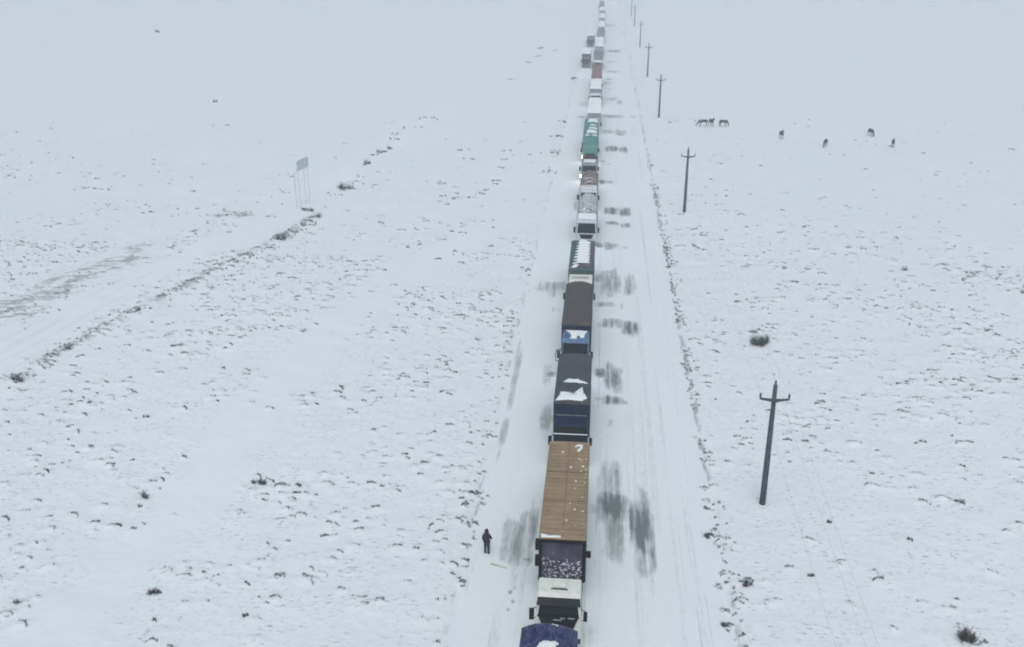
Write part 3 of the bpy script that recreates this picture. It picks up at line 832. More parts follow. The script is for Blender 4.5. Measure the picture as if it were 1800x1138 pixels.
def cab(root, paint, W=2.4, L=2.1, zr=2.95, style="flat", roof=None, lamp=None, visor=None, windshield=True, hatch=False, fine=True, glassmat=None, wsb=1.70, bev=.05):
    hw = W / 2
    top = zr
    prof = [(.06, .55), (0, 1.0), (0, wsb - .08), (.30, top - .33), (.48, top - .10), (.75, top), (L, top - .02), (L + .05, top - .3), (L + .05, .85), (1.75, .80), (1.7, 1.12), (.85, 1.12), (.8, .62)]
    bm = BM(); prism_x(bm, prof, -hw, hw, bev, 3 if bev > .06 else 2, taper=.07)
    c = obj("cab", bm, paint, root)
    bm = BM()
    ww = hw - .14
    slab(bm, [(-ww, -.012 + .03, wsb), (ww, -.012 + .03, wsb), (ww - .08, .29 - .012, top - .38), (-ww + .08, .29 - .012, top - .38)], .03)
    ws = obj("windshield", bm, glassmat or M['glass'], root)
    if fine:
        for s in (-1, 1):
            bm = BM(); tube(bm, [(s * .55, -.03, wsb - .04), (s * .15, .06, wsb + .3)], .012, 4); obj("wiper", bm, M['black'], ws)
    for s in (-1, 1):
        bm = BM()
        x = s * (hw + .004)
        slab(bm, [(x, .42, 1.75), (x, 1.35, 1.75), (x - s * .05, 1.35, top - .45), (x - s * .05, .62, top - .45)], .012)
        obj("side_window", bm, M['glass'], root)
        bm = BM()
        box(bm, s * (hw + .10), s * (hw + .30), .02, .12, 1.78, 2.40, .03)
        tube(bm, [(s * (hw - .05), .2, 2.45), (s * (hw + .2), .07, 2.42)], .018, 5)
        tube(bm, [(s * (hw - .05), .2, 1.8), (s * (hw + .2), .07, 1.77)], .018, 5)
        obj("mirror", bm, M['black'], root)
        bm = BM(); box(bm, s * .74 - .2, s * .74 + .2, -.05, .03, .72, .95, .03)
        lm = M['lamp_off']
        if lamp and s == -1: lm = lamp
        if lamp and s == -1:
            bm.free(); bm = BM()
            bmesh.ops.create_uvsphere(bm, u_segments=12, v_segments=8, radius=.24, matrix=Matrix.Translation((-1.16, -.10, .95)))
        obj("headlight", bm, lm, root)
    bm = BM(); slab(bm, [(-.62, -.03, 1.0), (.62, -.03, 1.0), (.88, -.03, 1.55), (-.88, -.03, 1.55)], -.03)
    for k in range(4):
        box(bm, -.6 - .05 * k, .6 + .05 * k, -.055, -.02, 1.08 + k * .12, 1.11 + k * .12)
    g = obj("grille", bm, M['black'], root)
    bm = BM(); box(bm, -hw + .01, hw - .01, -.10, .10, .38, .70, .05); obj("bumper", bm, paint if style == "flat" else M['dark'], root)
    if hatch:
        bm = BM(); box(bm, -.36, .36, 1.12, 1.70, top - .02, top + .15, .06, 2); obj("roof_hatch", bm, paint, root)
        bm = BM(); box(bm, -.44, .44, 1.0, 1.10, top - .06, top + .035, .015); obj("hatch_shade", bm, M['dark'], root)  # dark strip standing in for the shade below the hatch
    if visor:
        bm = BM(); slab(bm, [(-hw + .05, .02, top - .30), (hw - .05, .02, top - .30), (hw - .1, .38, top - .05), (-hw + .1, .38, top - .05)], .03); obj("sun_visor", bm, visor, root)
    return c

def chassis(root, y0, y1, mat=None):
    bm = BM()
    for s in (-1, 1):
        box(bm, s * .42 - .04, s * .42 + .04, y0, y1, .78, 1.02)
    for k in range(int((y1 - y0) / 2) + 1):
        y = y0 + .2 + k * 2
        box(bm, -.42, .42, y, y + .08, .80, 1.0)
    obj("chassis", bm, mat or M['dark'], root)
    for s in (-1, 1):
        bm = BM(); tube(bm, [(s * .85, y0 + 1.0, .75), (s * .85, y0 + 2.1, .75)], .3, 12); obj("fuel_tank", bm, M['chrome'], root)

def mudflaps(root, ys_):
    for y in ys_:
        for s in (-1, 1):
            bm = BM(); box(bm, s * .95 - .3, s * .95 + .3, y, y + .02, .25, .95); obj("mudflap", bm, M['black'], root)

def body(root, mat, y0, y1, z0, z1, W=2.52, frame=None, open_top=False, front=None):
    hw = W / 2
    bm = BM(); box(bm, -hw + .02, hw - .02, y0, y1, z0 - .12, z0, 0); obj("load_bed", bm, M['dark'], root)
    bm = BM()
    if open_top:
        box(bm, -hw, -hw + .05, y0, y1, z0 + .003, z1); box(bm, hw - .05, hw, y0, y1, z0 + .003, z1)
        box(bm, -hw + .05, hw - .05, y0, y0 + .05, z0 + .003, z1 - .003); box(bm, -hw + .05, hw - .05, y1 - .05, y1, z0 + .003, z1 - .003)
    else:
        box(bm, -hw, hw, y0, y1, z0 + .003, z1, .02)
    b = obj("cargo_body", bm, mat, root)
    fr = frame or M['dark']
    bm = BM()
    for y in np.arange(y0 + .02, y1, 1.25):
        for s in (-1, 1):
            box(bm, s * (hw + .001) - .02, s * (hw + .001) + .02, y, y + .07, z0 + .01, z1 - .4)
    for s in (-1, 1):
        box(bm, s * (hw + .02) - .025, s * (hw + .02) + .025, y0, y1, z0 - .06, z0 + .06)
    obj("side_frame", bm, fr, b)
    if front:
        bm = BM(); box(bm, -hw + .16, hw - .16, y0 - .03, y0 - .002, z0 + .15, z1 - .22); obj("front_board", bm, front, root)
    for s in (-1, 1):
        bm = BM(); box(bm, s * .95 - .13, s * .95 + .13, y1, y1 + .04, z0 - .28, z0 - .14, .01); obj("tail_light", bm, M['red'], root)
    return b

TG = "trucks queued nose to tail on the snowy road"
def truck(y, label, x=-1.5, rz=0.0, cat="truck", name="truck"):
    r = empty(name, (x, y, .02), rz)
    tag(r, label, cat, TG)
    return r

def running_gear(root, front=1.25, rear=(), trailer=()):
    for s in (-1, 1):
        add_wheel(root, "single", s * 1.02, front)
        for y in rear: add_wheel(root, "dual", s * .90, y)
        for y in trailer: add_wheel(root, "dual", s * .90, y)

# --- truck in front, only its rear tarp is in the picture
t = truck(29.6, "truck under a rumpled bright blue tarpaulin with a snow patch, at the bottom edge", x=-1.67)
cab(t, M['bluewhite'])
chassis(t, 1.8, 8.4); running_gear(t, 1.25, (6.2, 7.5)); mudflaps(t, (8.2,))
body(t, M['navy'], 2.5, 8.6, 1.2, 3.6, 2.62)
_, zf = tarp_top(t, "tarpaulin", M['bluetarp'], 2.72, 2.4, 8.65, 3.72, arch=.36, rib=1.5, sag=.10, drop=.9, wr=.10, seed=5, endround=.12, nx=40)
snow_patch(t, [(-.62, 6.6), (-.55, 7.15), (-.1, 7.32), (.35, 7.28), (.66, 7.1), (.65, 6.3), (.1, 5.3), (-.5, 5.8)], zf, .05, .05, 3)
snow_patch(t, [(.05, 8.35), (.12, 8.52), (.45, 8.50), (.42, 8.33)], zf, .03, .02, 4, 3)

# --- brown-roofed semi with white cab
t = truck(41.15, "long truck with brown tarp roof, white cab and snow-caked front board", x=-1.36)
cab(t, M['white'], 2.42, 2.05, 3.0, roof=None, hatch=True, visor=M['glass'], style="dark", wsb=2.12, bev=.09)
for s in (-1, 1):
    bm = BM(); slab(bm, [(s * 1.17, -.055, .75), (s * 1.17, -.055, 2.04), (s * 1.06, -.055, 2.04), (s * .84, -.055, 1.45), (s * .70, -.055, .98), (s * .70, -.055, .75)], .02 * s)
    obj("corner_panel", bm, M['white'], t)
bm = BM(); slab(bm, [(-.96, -.040, 1.0), (.96, -.040, 1.0), (1.12, -.03, 2.08), (-1.12, -.03, 2.08)], -.015); box(bm, -1.08, 1.08, -.05, .07, 2.075, 2.16, .01); obj("front_panel", bm, M['black'], t)
for x0_, x1_, z0_ in ((-.26, .20, 1.84), (.50, .85, 1.98), (.10, .36, 1.96)):
    bm = BM(); box(bm, x0_, x1_, -.068, -.045, z0_, z0_ + .07); obj("badge", bm, M['chrome'], t)
chassis(t, 1.8, 6.6); running_gear(t, 1.2, (4.6, 5.9), (11.2, 12.4, 13.6)); mudflaps(t, (6.5, 14.3))
body(t, M['dark'], 4.2, 15.35, 1.25, 3.95, 2.60, front=M['caked'])
_, zf = tarp_top(t, "roof_tarp", M['brown'], 2.60, 4.16, 15.38, 4.03, arch=.05, rib=.46, sag=.035, drop=.12, wr=.012, seed=8)
bm = BM(); box(bm, -.03, -.005, 4.3, 15.3, 4.068, 4.088)
for k_ in range(23):
    box(bm, -1.27, 1.27, 4.6 + .46 * k_, 4.61 + .46 * k_, 4.060, 4.072 + .004 * (k_ % 2))
for yy_ in (8.05, 11.35):
    box(bm, -1.28, 1.28, yy_, yy_ + .025, 4.055, 4.086)
obj("roof_seam", bm, M['seam'], t)
bm = BM()
for x0, x1, y0, y1 in ((-1.34, -1.27, 4.2, 15.3), (1.27, 1.34, 4.2, 15.3)):
    box(bm, x0, x1, y0, y1, 3.86, 4.0)
obj("roof_rail", bm, M['chrome'], t)
bm = BM(); box(bm, -1.33, 1.33, 4.02, 4.16, 3.84, 4.0, .02); box(bm, -1.31, -1.13, 4.05, 4.17, 1.3, 3.84); box(bm, 1.13, 1.31, 4.05, 4.17, 1.3, 3.84); obj("front_frame", bm, M['black'], t)
snow_patch(t, [(-1.22, 4.22), (-1.24, 4.62), (-1.1, 4.40), (-.5, 4.32), (-.12, 4.38), (-.08, 4.25)], zf, .05, .03, 5, 4)
snow_patch(t, [(.50, 14.2), (.62, 14.0), (.80, 14.3), (.9, 14.8), (.7, 14.95), (.72, 14.5)], zf, .03, .03, 6, 4)
snow_patch(t, [(.35, 14.75), (.40, 14.62), (.85, 14.85), (.95, 15.0), (.6, 15.05)], zf, .02, .03, 16, 4)
for i, (x_, y_) in enumerate([(1.13, 13.2), (1.14, 12.5), (1.15, 11.9), (1.12, 10.9), (.9, 13.0), (.8, 12.9), (.5, 9.5), (.15, 6.0), (.3, 7.8), (.55, 10.4), (-.02, 4.9), (1.0, 8.6), (.7, 13.1), (-.4, 13.9), (1.12, 12.9), (1.16, 11.3), (1.1, 10.2), (.95, 12.2), (.85, 11.6), (.6, 7.2), (1.05, 7.0), (.7, 5.5), (.2, 12.0)]):
    s_ = .03 + .04 * rnd.random()
    snow_patch(t, [(x_ - s_, y_ - s_ * 1.5), (x_ + s_, y_ - s_), (x_ + s_ * .8, y_ + s_ * 1.6), (x_ - s_, y_ + s_)], zf, .015, .02, 20 + i, 2)
for s, y_, z_ in ((-1, 4.5, 3.1), (-1, 4.4, 2.1)):       # boxes and lamps standing off the left side
    bm = BM(); box(bm, s * 1.28, s * 1.50, y_ - .14, y_ + .2, z_, z_ + .5, .03); obj("side_box", bm, M['black'], t)
bm = BM(); box(bm, 1.34, 1.62, 6.6, 6.9, 1.1, 1.45, .04); obj("side_box", bm, M['black'], t)

# --- navy tarp rigid truck
t = truck(60.1, "truck with slate tarp roof, two snow patches and a navy cab", x=-1.42)
cab(t, M['navycab'], 2.46, 2.1, 3.1, visor=M['black'], style="dark")
chassis(t, 1.8, 10.6); running_gear(t, 1.25, (7.6, 8.9)); mudflaps(t, (9.7,))
body(t, M['navy'], 2.4, 11.0, 1.25, 3.95, 2.6)
_, zf = tarp_top(t, "roof_tarp", M['slate'], 2.62, 2.36, 11.05, 4.0, arch=.10, rib=2.15, sag=.05, drop=.7, wr=.03, seed=9)
snow_patch(t, [(-1.22, 2.55), (-1.0, 3.2), (-.9, 4.0), (-.35, 3.85), (-.1, 3.45), (.25, 3.75), (.65, 4.35), (.72, 4.9), (.82, 3.9), (1.1, 3.1), (.75, 2.5)], zf, .07, .05, 31, 4)
snow_patch(t, [(-.72, 5.75), (-.4, 6.25), (-.1, 6.1), (.35, 6.3), (.6, 5.95), (1.1, 5.65), (.3, 5.6)], zf, .04, .05, 32, 4)
bm = BM(); box(bm, -1.15, 1.1, 2.05, 2.10, 3.08, 3.12, .01); obj("roof_bar", bm, M['grey'], t)
bm = BM(); box(bm, -1.2, 1.2, -.06, .03, 2.66, 2.71, .015); obj("snowy_visor", bm, M['snow'], t)

# --- blue cab, brown-grey tarp
t = truck(75.4, "bright blue truck cab dusted with snow pulling a ribbed brown-grey tarp body", x=-1.55)
cab(t, M['bluecab'], 2.42, 2.3, 3.45, visor=M['bluecab'])
chassis(t, 1.8, 12.6); running_gear(t, 1.25, (8.6, 9.9)); mudflaps(t, (10.7,))
body(t, M['navycab'], 2.75, 13.1, 1.25, 3.75, 2.56)
_, zf = tarp_top(t, "roof_tarp", M['greybrown'], 2.58, 2.72, 13.15, 3.86, arch=.34, rib=.95, sag=.05, drop=.5, wr=.03, seed=12)
zc = lambda x, y: 3.44 if y > .7 else 3.44 - (.7 - y) * .45
snow_patch(t, [(-.95, 2.25), (-.55, 1.6), (-.35, .85), (-.5, .55), (.05, .5), (.15, 1.05), (.4, 1.1), (.45, .6), (.75, .7), (.8, 1.5), (1.0, 2.2), (.2, 2.28)], zc, .05, .03, 33, 3)
bm = BM(); tube(bm, [(-1.25, .05, 2.6), (-1.6, 0, 2.5), (-1.68, 0, 2.0), (-1.62, 0, 1.5), (-1.25, .1, 1.4)], .045, 6); obj("mirror_loop", bm, M['bluecab'], t)
for s in (-1,):
    bm = BM(); box(bm, s * 1.30, s * 1.48, 10.9, 11.3, 3.1, 3.6, .03); obj("side_box", bm, M['black'], t)
bm = BM(); tube(bm, [(1.3, 2.8, 3.9), (1.3, 13.0, 3.9)], .025, 5); obj("side_rope", bm, M['dark'], t)

# --- open load with green side tarps, white front with lettering
t = truck(89.9, "truck with dark green side tarps around a jagged load of white snow", x=-1.52)
cab(t, M['bluewhite'], 2.42, 2.1, 3.0, visor=M['bluewhite'])
chassis(t, 1.8, 12.8); running_gear(t, 1.25, (8.6, 9.9)); mudflaps(t, (10.7,))
body(t, M['green'], 3.4, 13.3, 1.25, 3.75, 2.56, open_top=False)
_, zf = tarp_top(t, "side_tarp", M['green'], 2.58, 3.38, 13.35, 3.86, arch=.12, rib=.95, sag=.05, drop=.9, wr=.05, seed=14)
rows = [(4.85, -.55, .55)]
for k in range(8):
    y_ = 5.0 + k * 1.0
    rows += [(y_, -.95 + .04 * k, .70), (y_ + .15, -.92 + .04 * k, .92), (y_ + .5, -.52 + .02 * k, .82), (y_ + .75, -.38, .56), (y_ + .92, -.5, .60)]
rows += [(13.1, -.45, .35), (13.3, -.3, .1)]
snow_strip(t, rows, zf, .07, 34)
bm = BM(); slab(bm, [(-.35, 3.45, 4.03), (.95, 3.5, 4.00), (.75, 4.8, 4.02), (-.1, 4.75, 4.06)], .03); obj("plum_tarp", bm, M['plum'], t)
snow_patch(t, [(-1.1, 3.7), (-.75, 4.5), (-.35, 4.7), (-.3, 4.2), (-.5, 3.65)], zf, .05, .05, 35, 3)
bm = BM(); box(bm, .78, 1.2, 5.0, 12.9, 3.9, 3.96, .02); obj("maroon_edge", bm, M['plum'], t)
bm = BM(); prism_x(bm, [(1.0, 2.95), (1.25, 3.42), (2.9, 3.45), (2.9, 2.98)], -1.16, 1.16, .04, 2); bd = obj("white_deflector", bm, M['white'], t)
bm = BM(); rr = random.Random(3); xx = -.85
while xx < .8:
    w_ = rr.uniform(.07, .13)
    box(bm, xx, xx + .045, 1.55, 2.25, 3.42, 3.455); box(bm, xx, xx + w_, 1.9 + rr.uniform(-.2, .1), 2.05, 3.421, 3.456); xx += w_ + .07
obj("lettering", bm, M['mark'], bd)

# --- white cab with arched mottled body
t = truck(113.6, "white truck cab with wide dark windshield and a snow-mottled arched load", x=-1.35)
cab(t, M['bluewhite'], 2.5, 3.2, 3.25, style="flat")
bm = BM(); prism_x(bm, [(.9, 3.2), (1.3, 3.35), (3.2, 3.38), (3.2, 3.2)], -1.1, 1.1, .04, 2); obj("roof_cap", bm, M['snow'], t)
chassis(t, 2.4, 11.2); running_gear(t, 1.3, (8.2, 9.4)); mudflaps(t, (10.2,))
body(t, M['grey'], 3.8, 11.6, 1.25, 3.3, 2.5)
_, zf = tarp_top(t, "mottled_cover", M['mound'], 2.3, 3.75, 11.6, 3.3, arch=.8, rib=2.3, sag=.12, drop=.4, wr=.12, seed=18, endround=.25)

# --- pale truck, dark load
t = truck(129.6, "pale cream truck cab with a dark snow-flecked load in front of the lit cab", x=-1.42)
cab(t, M['bluewhite'], 2.45, 2.6, 3.1, style="flat")
bm = BM(); prism_x(bm, [(.9, 3.05), (1.1, 3.2), (2.5, 3.25), (2.5, 3.05)], -1.1, 1.1, .04, 2); rc = obj("roof_cap", bm, M['white'], t)
bm = BM()
for x_ in (-.75, -.55, -.25, .0, .2, .55): box(bm, x_, x_ + .12, 1.6, 1.9, 3.235, 3.25)
obj("roof_marks", bm, M['mark'], rc)
chassis(t, 1.9, 11.2); running_gear(t, 1.25, (8.2, 9.4))
body(t, M['grey'], 3.0, 11.8, 1.25, 2.9, 2.5, open_top=True)
_, zf = tarp_top(t, "flecked_load", M['rust'], 2.3, 3.2, 11.6, 3.0, arch=.45, rib=2.0, sag=.25, drop=.3, wr=.25, seed=23, endround=.2)
for k, yy in enumerate((3.9, 6.1)):
    snow_patch(t, [(-.7, yy), (-.5, yy + .6), (0, yy + .95), (.5, yy + .6), (.75, yy), (.45, yy + .25), (0, yy + .5), (-.4, yy + .25)], zf, .06, .03, 60 + k, 2)

# --- lit truck, low
t = truck(147.6, "dark low truck with one headlight lit, behind the pale cream cab", x=-1.62)
cab(t, M['grey'], 2.45, 2.2, 2.9, lamp=M['lamp_on'])
chassis(t, 1.8, 9.2); running_gear(t, 1.25, (6.8, 8.0))
body(t, M['dark'], 2.6, 9.6, 1.25, 2.1, 2.5, open_top=True)
snow_patch(t, [(-.9, .8), (-1.0, 1.9), (-.4, 2.1), (.6, 2.0), (1.0, 1.6), (.8, .75), (.2, .95), (-.4, 1.1)], lambda x, y: 2.88, .06, .05, 62, 3)
snow_patch(t, [(-1.1, 3.0), (-1.1, 9.2), (1.1, 9.2), (1.1, 3.0)], lambda x, y: 1.6, .12, .05, 63, 6)

# --- teal truck
t = truck(161.6, "teal green tarp truck with small snow strips and one warm headlight lit", x=-1.72)
cab(t, M['teal'], 2.5, 2.1, 2.8, lamp=M['lamp_warm'], glassmat=M['teal'])
bm = BM(); prism_x(bm, [(.75, 2.78), (.95, 3.5), (2.3, 3.85), (2.3, 2.78)], -1.18, 1.18, .06, 2); obj("tall_fairing", bm, M['teal'], t)
chassis(t, 1.8, 19.5); running_gear(t, 1.25, (5.4, 6.6), (15.6, 16.8, 18.0))
body(t, M['teal'], 2.7, 20.2, 1.25, 3.8, 2.56)
_, zf = tarp_top(t, "roof_tarp", M['teal'], 2.58, 2.66, 20.2, 3.9, arch=.2, rib=2.2, sag=.08, drop=.8, wr=.05, seed=27)
for k, (y0, y1, x0, x1) in enumerate(((3.0, 4.2, -1.0, -.2), (3.2, 4.4, .3, 1.1), (5.6, 8.4, -.8, 1.0), (9.2, 11.0, -.5, 1.0), (12.6, 13.6, -.2, .9), (16.4, 19.8, -.7, 1.1))):
    snow_patch(t, [(x0, y0), (x0 + .1, y1), (x1, y1 - .1), (x1, y0 + .2)], zf, .06, .08, 70 + k, 3)
bm = BM(); box(bm, -1.45, -1.3, 1.6, 2.2, 2.0, 3.0, .03); obj("side_mirror_box", bm, M['black'], t)

# --- the far queue: semis and rigid trucks, each with cab, body and roof
def far_truck(y, L, bodymat, roofmat, cabmat, label, x=-1.5, zt=3.95, snowy=0, seed=1, gap=.6, arch=.1):
    t = truck(y, label, x=x)
    cab(t, cabmat, 2.45, 2.1, 3.0, fine=False)
    b0 = 2.15 + gap
    chassis(t, 1.8, b0 + L - .6)
    if L > 10: running_gear(t, 1.25, (5.0, 6.2), (b0 + L - 4.4, b0 + L - 3.2, b0 + L - 2.0))
    else: running_gear(t, 1.25, (b0 + L * .7,))
    body(t, bodymat, b0, b0 + L, 1.25, zt - .15, 2.54)
    _, zf = tarp_top(t, "roof", roofmat, 2.56, b0 - .03, b0 + L + .03, zt, arch=arch, rib=1.4, sag=.03, drop=.25, wr=.03, seed=seed)
    return t, zf
far_truck(186.5, 18.5, M['hazed_grey'], M['snow'], M['hazed_white'], "snow-covered white semi right behind the teal truck", -1.45, seed=41)
far_truck(219.5, 15.5, M['hazed_grey'], M['snow'], M['hazed_white'], "snow-roofed truck just in front of the haze-paled red truck", -1.5, seed=42)
far_truck(240.0, 22.5, M['hazed_red'], M['hazed_red'], M['hazed_plum'], "haze-paled red semi with a snow-dusted red roof", -1.5, seed=43)
far_truck(283.0, 17.0, M['hazed_grey'], M['hazed_slate'], M['white'], "truck with grey tarp roof and dark windshield behind the red semi", -1.5, seed=44, gap=1.5)
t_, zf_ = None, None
far_truck(313.0, 30.0, M['hazed_grey'], M['snow'], M['hazed_white'], "long white snow-roofed truck with dark right side, beside the dark oncoming trucks", -1.45, seed=45)
far_truck(362.0, 17.0, M['hazed_grey'], M['hazed_slate'], M['hazed_grey'], "dark-fronted truck behind the long white one", -1.3, seed=46)
far_truck(388.0, 26.0, M['hazed_grey'], M['snow'], M['hazed_white'], "white snow-roofed truck third from the far end of the queue", -1.2, seed=47)
far_truck(434.0, 24.0, M['hazed_grey'], M['snow'], M['hazed_grey'], "pale truck second from the far end of the queue", -1.2, seed=48)
far_truck(480.0, 26.0, M['hazed_slate'], M['snow'], M['hazed_slate'], "grey-fronted truck last but one visible in the haze", -1.3, seed=49)
far_truck(535.0, 22.0, M['hazed_slate'], M['hazed_slate'], M['hazed_slate'], "faint dark truck at the very top of the queue in the haze", -1.9, seed=50)
far_truck(291.5, 14.0, M['hazed_plum'], M['snow'], M['hazed_plum'], "dark plum truck standing in the left lane beside the queue", -5.1, seed=51)
far_truck(350.0, 12.0, M['hazed_green'], M['snow'], M['hazed_green'], "dark green-grey truck in the left lane behind the plum truck", -4.7, zt=3.9, seed=52)

# ------------------------------------------------------------------ power line
POLES = [(11.6, 56.6), (11.9, 131.4), (12.1, 207.4), (12.2, 273.0), (12.6, 352.0), (12.9, 440.0), (13.0, 500.0)]
PLAB = ["nearest tall grey power pole with a crossarm, right of the road", "second nearest power pole right of the road", "third power pole from the camera beside the animals' field", "fourth power pole from the camera",
        "fifth power pole, faint in the haze", "sixth power pole, very faint in the haze", "farthest faint power pole at the top of the picture"]
WIREP = [[], [], []]
for i, (x, y) in enumerate(POLES):
    r = empty("power_pole", (x, y, gz(x, y)))
    tag(r, PLAB[i], "power pole", "power poles along the road")
    bm = BM(); tube(bm, [(0, 0, -.3), (0, 0, 3), (0, 0, 6), (0, 0, 8.75)], [.215, .195, .165, .135], 14); obj("pole", bm, M['wood_pole'], r, True)
    bm = BM()
    # crossarm: thick in the middle, thinning and rising to its ends
    for s in (-1, 1):
        tube(bm, [(0, -.16, 7.74), (s * .35, -.16, 7.78), (s * .92, -.16, 7.86)], [.15, .095, .075], 6)
    obj("crossarm", bm, M['wood_pole'], r)
    bm = BM(); box(bm, -.2, .2, -.24, -.05, 7.66, 7.86, .02); obj("bracket", bm, M['dark'], r)
    for j, (ix, iz) in enumerate(((-.90, 7.88), (.90, 7.88), (0, 8.74))):
        bm = BM(); tube(bm, [(ix, -.16 if j < 2 else 0, iz), (ix, -.16 if j < 2 else 0, iz + .12), (ix, -.16 if j < 2 else 0, iz + .18), (ix, -.16 if j < 2 else 0, iz + .36)], [.05, .055, .08, .04], 8)
        obj("insulator", bm, M['insul'], r)
        WIREP[j].append((x + ix, y, gz(x, y) + iz + .32))
for j, P in enumerate(WIREP):
    P = [(P[0][0] - .2, P[0][1] - 75, P[0][2])] + P
    bm = BM()
    pts = []
    for a, b in zip(P, P[1:]):
        for k in range(14):
            tt = k / 14
            pts.append((a[0] + (b[0] - a[0]) * tt, a[1] + (b[1] - a[1]) * tt, a[2] + (b[2] - a[2]) * tt - 1.1 * 4 * tt * (1 - tt)))
    pts.append(P[-1])
    tube(bm, pts, .004, 4)
    o = obj("overhead_wire", bm, M['wire'])
    tag(o, ["thin overhead wire along the left ends of the crossarms", "thin overhead wire along the right ends of the crossarms", "thin overhead wire over the tops of the poles"][j], "wire", "overhead wires")

# ------------------------------------------------------------------ roadside sign
sx, sy = at(537, 362)
r = empty("road_sign", (sx, sy, gz(sx, sy)), R(80))
tag(r, "tall pale sign board on two thin posts beyond the left track", "sign")
for s in (-1, 1):
    bm = BM()
    box(bm, s * 1.45 - .04, s * 1.45 + .04, -.04, .04, -.2, 6.3); box(bm, s * 1.45 - .04, s * 1.45 + .04, .55, .63, -.2, 5.2)
    tube(bm, [(s * 1.45, .58, 5.2), (s * 1.45, 0, 5.9)], .035, 5)
    obj("post", bm, M['post'], r)
bm = BM(); box(bm, -1.75, 1.75, -.09, -.045, 5.4, 6.8, .01); obj("sign_board", bm, M['sign'], r)
bm = BM()
for z in (5.6, 6.5): box(bm, -1.7, 1.7, -.045, .0, z, z + .08)
obj("sign_rail", bm, M['chrome'], r)

# ------------------------------------------------------------------ skin-modifier figures
def skin_mesh(name, verts, edges, radii, mat, sub=2, root=0):
    me = bpy.data.meshes.new(name)
    me.from_pydata(verts, edges, [])
    ob = bpy.data.objects.new(name, me); COL.objects.link(ob)
    m = ob.modifiers.new("skin", 'SKIN')
    if not me.skin_vertices:
        bpy.context.view_layer.update()
    sv = me.skin_vertices[0].data if me.skin_vertices else None
    if sv is None:
        with bpy.context.temp_override(object=ob, active_object=ob):
            pass
    for i, rad in enumerate(radii):
        rr = rad if isinstance(rad, tuple) else (rad, rad)
        sv[i].radius = rr
        sv[i].use_root = (i == root)
    s = ob.modifiers.new("sub", 'SUBSURF'); s.levels = sub; s.render_levels = sub
    dg = bpy.context.evaluated_depsgraph_get()
    em = bpy.data.meshes.new_from_object(ob.evaluated_get(dg))
    em.name = name
    em.materials.clear(); em.materials.append(mat)
    em.polygons.foreach_set("use_smooth", [True] * len(em.polygons))
    bpy.data.objects.remove(ob); bpy.data.meshes.remove(me)
    return em

class Sk:
    def __init__(s): s.v = []; s.e = []; s.r = []
    def add(s, p, r, parent=None):
        s.v.append(p); s.r.append(r)
        if parent is not None: s.e.append((parent, len(s.v) - 1))
        return len(s.v) - 1
    def chain(s, parent, pts):
        for p, r in pts: parent = s.add(p, r, parent)
        return parent

# person: stands facing the camera, hood up, one hand held at the chest, the other hanging
px_, py_ = at(856, 974)
prs = empty("person", (px_, py_, .0), R(168))
tag(prs, "person standing alone in the snow in a dark hooded winter coat and dark trousers", "person")
k = Sk()
pel = k.add((0, 0, .95), (.14, .11))
ch = k.chain(pel, [((0, .0, 1.12), (.13, .10)), ((0, .01, 1.32), (.16, .11)), ((0, .01, 1.44), (.10, .08)), ((0, -.005, 1.51), (.055, .055)), ((0, -.02, 1.57), (.07, .08)), ((0, -.02, 1.67), (.075, .095)), ((0, -.01, 1.74), (.05, .06))])
def arm(sk, s, bent, rs, fingers=True):
    sh = 3
    if bent: pts = [((s * .17, 0, 1.42), rs[0]), ((s * .30, .02, 1.16), rs[1]), ((s * .14, -.20, 1.13), rs[2])]
    else: pts = [((s * .18, 0, 1.42), rs[0]), ((s * .25, .02, 1.14), rs[1]), ((s * .25, -.06, .90), rs[2])]
    j = sk.chain(sh, pts)
    if fingers:
        d = Vector((-s * .9, -.2, .05)).normalized() if bent else Vector((0, -.15, -1)).normalized()
        side = Vector((0, 0, 1)) if bent else Vector((0, 1, 0))
        w0 = Vector(pts[-1][0]); palm = sk.add(tuple(w0 + d * .06), (.035, .022), j)
        for q, ln in ((-1.5, .055), (-.5, .070), (.5, .078), (1.5, .070)):
            b = w0 + d * .10 + side * q * .018
            tip = b + d * ln * .6 + Vector((0, -.012, 0)); tip2 = tip + (d + Vector((s * .0, .35, 0))).normalized() * ln * .45
            sk.chain(palm, [(tuple(b), .009), (tuple(tip), .0085), (tuple(tip2), .0075)])
        th = w0 + d * .04 + side * .035
        sk.chain(palm, [(tuple(th), .011), (tuple(th + d * .04 + side * .02), .0095)])
arm(k, -1, True, (.055, .042, .03)); arm(k, 1, False, (.055, .042, .03))
for s in (-1, 1):
    hip = k.add((s * .095, 0, .90), (.095, .10), pel)
    k.chain(hip, [((s * .10, -.01, .50), .06), ((s * .105, .02, .12), .042), ((s * .11, -.02, .05), .045), ((s * .12, -.13, .035), .035)])
bodym = skin_mesh("person_body", k.v, k.e, k.r, M['skin'])
inst("body", bodym, prs)
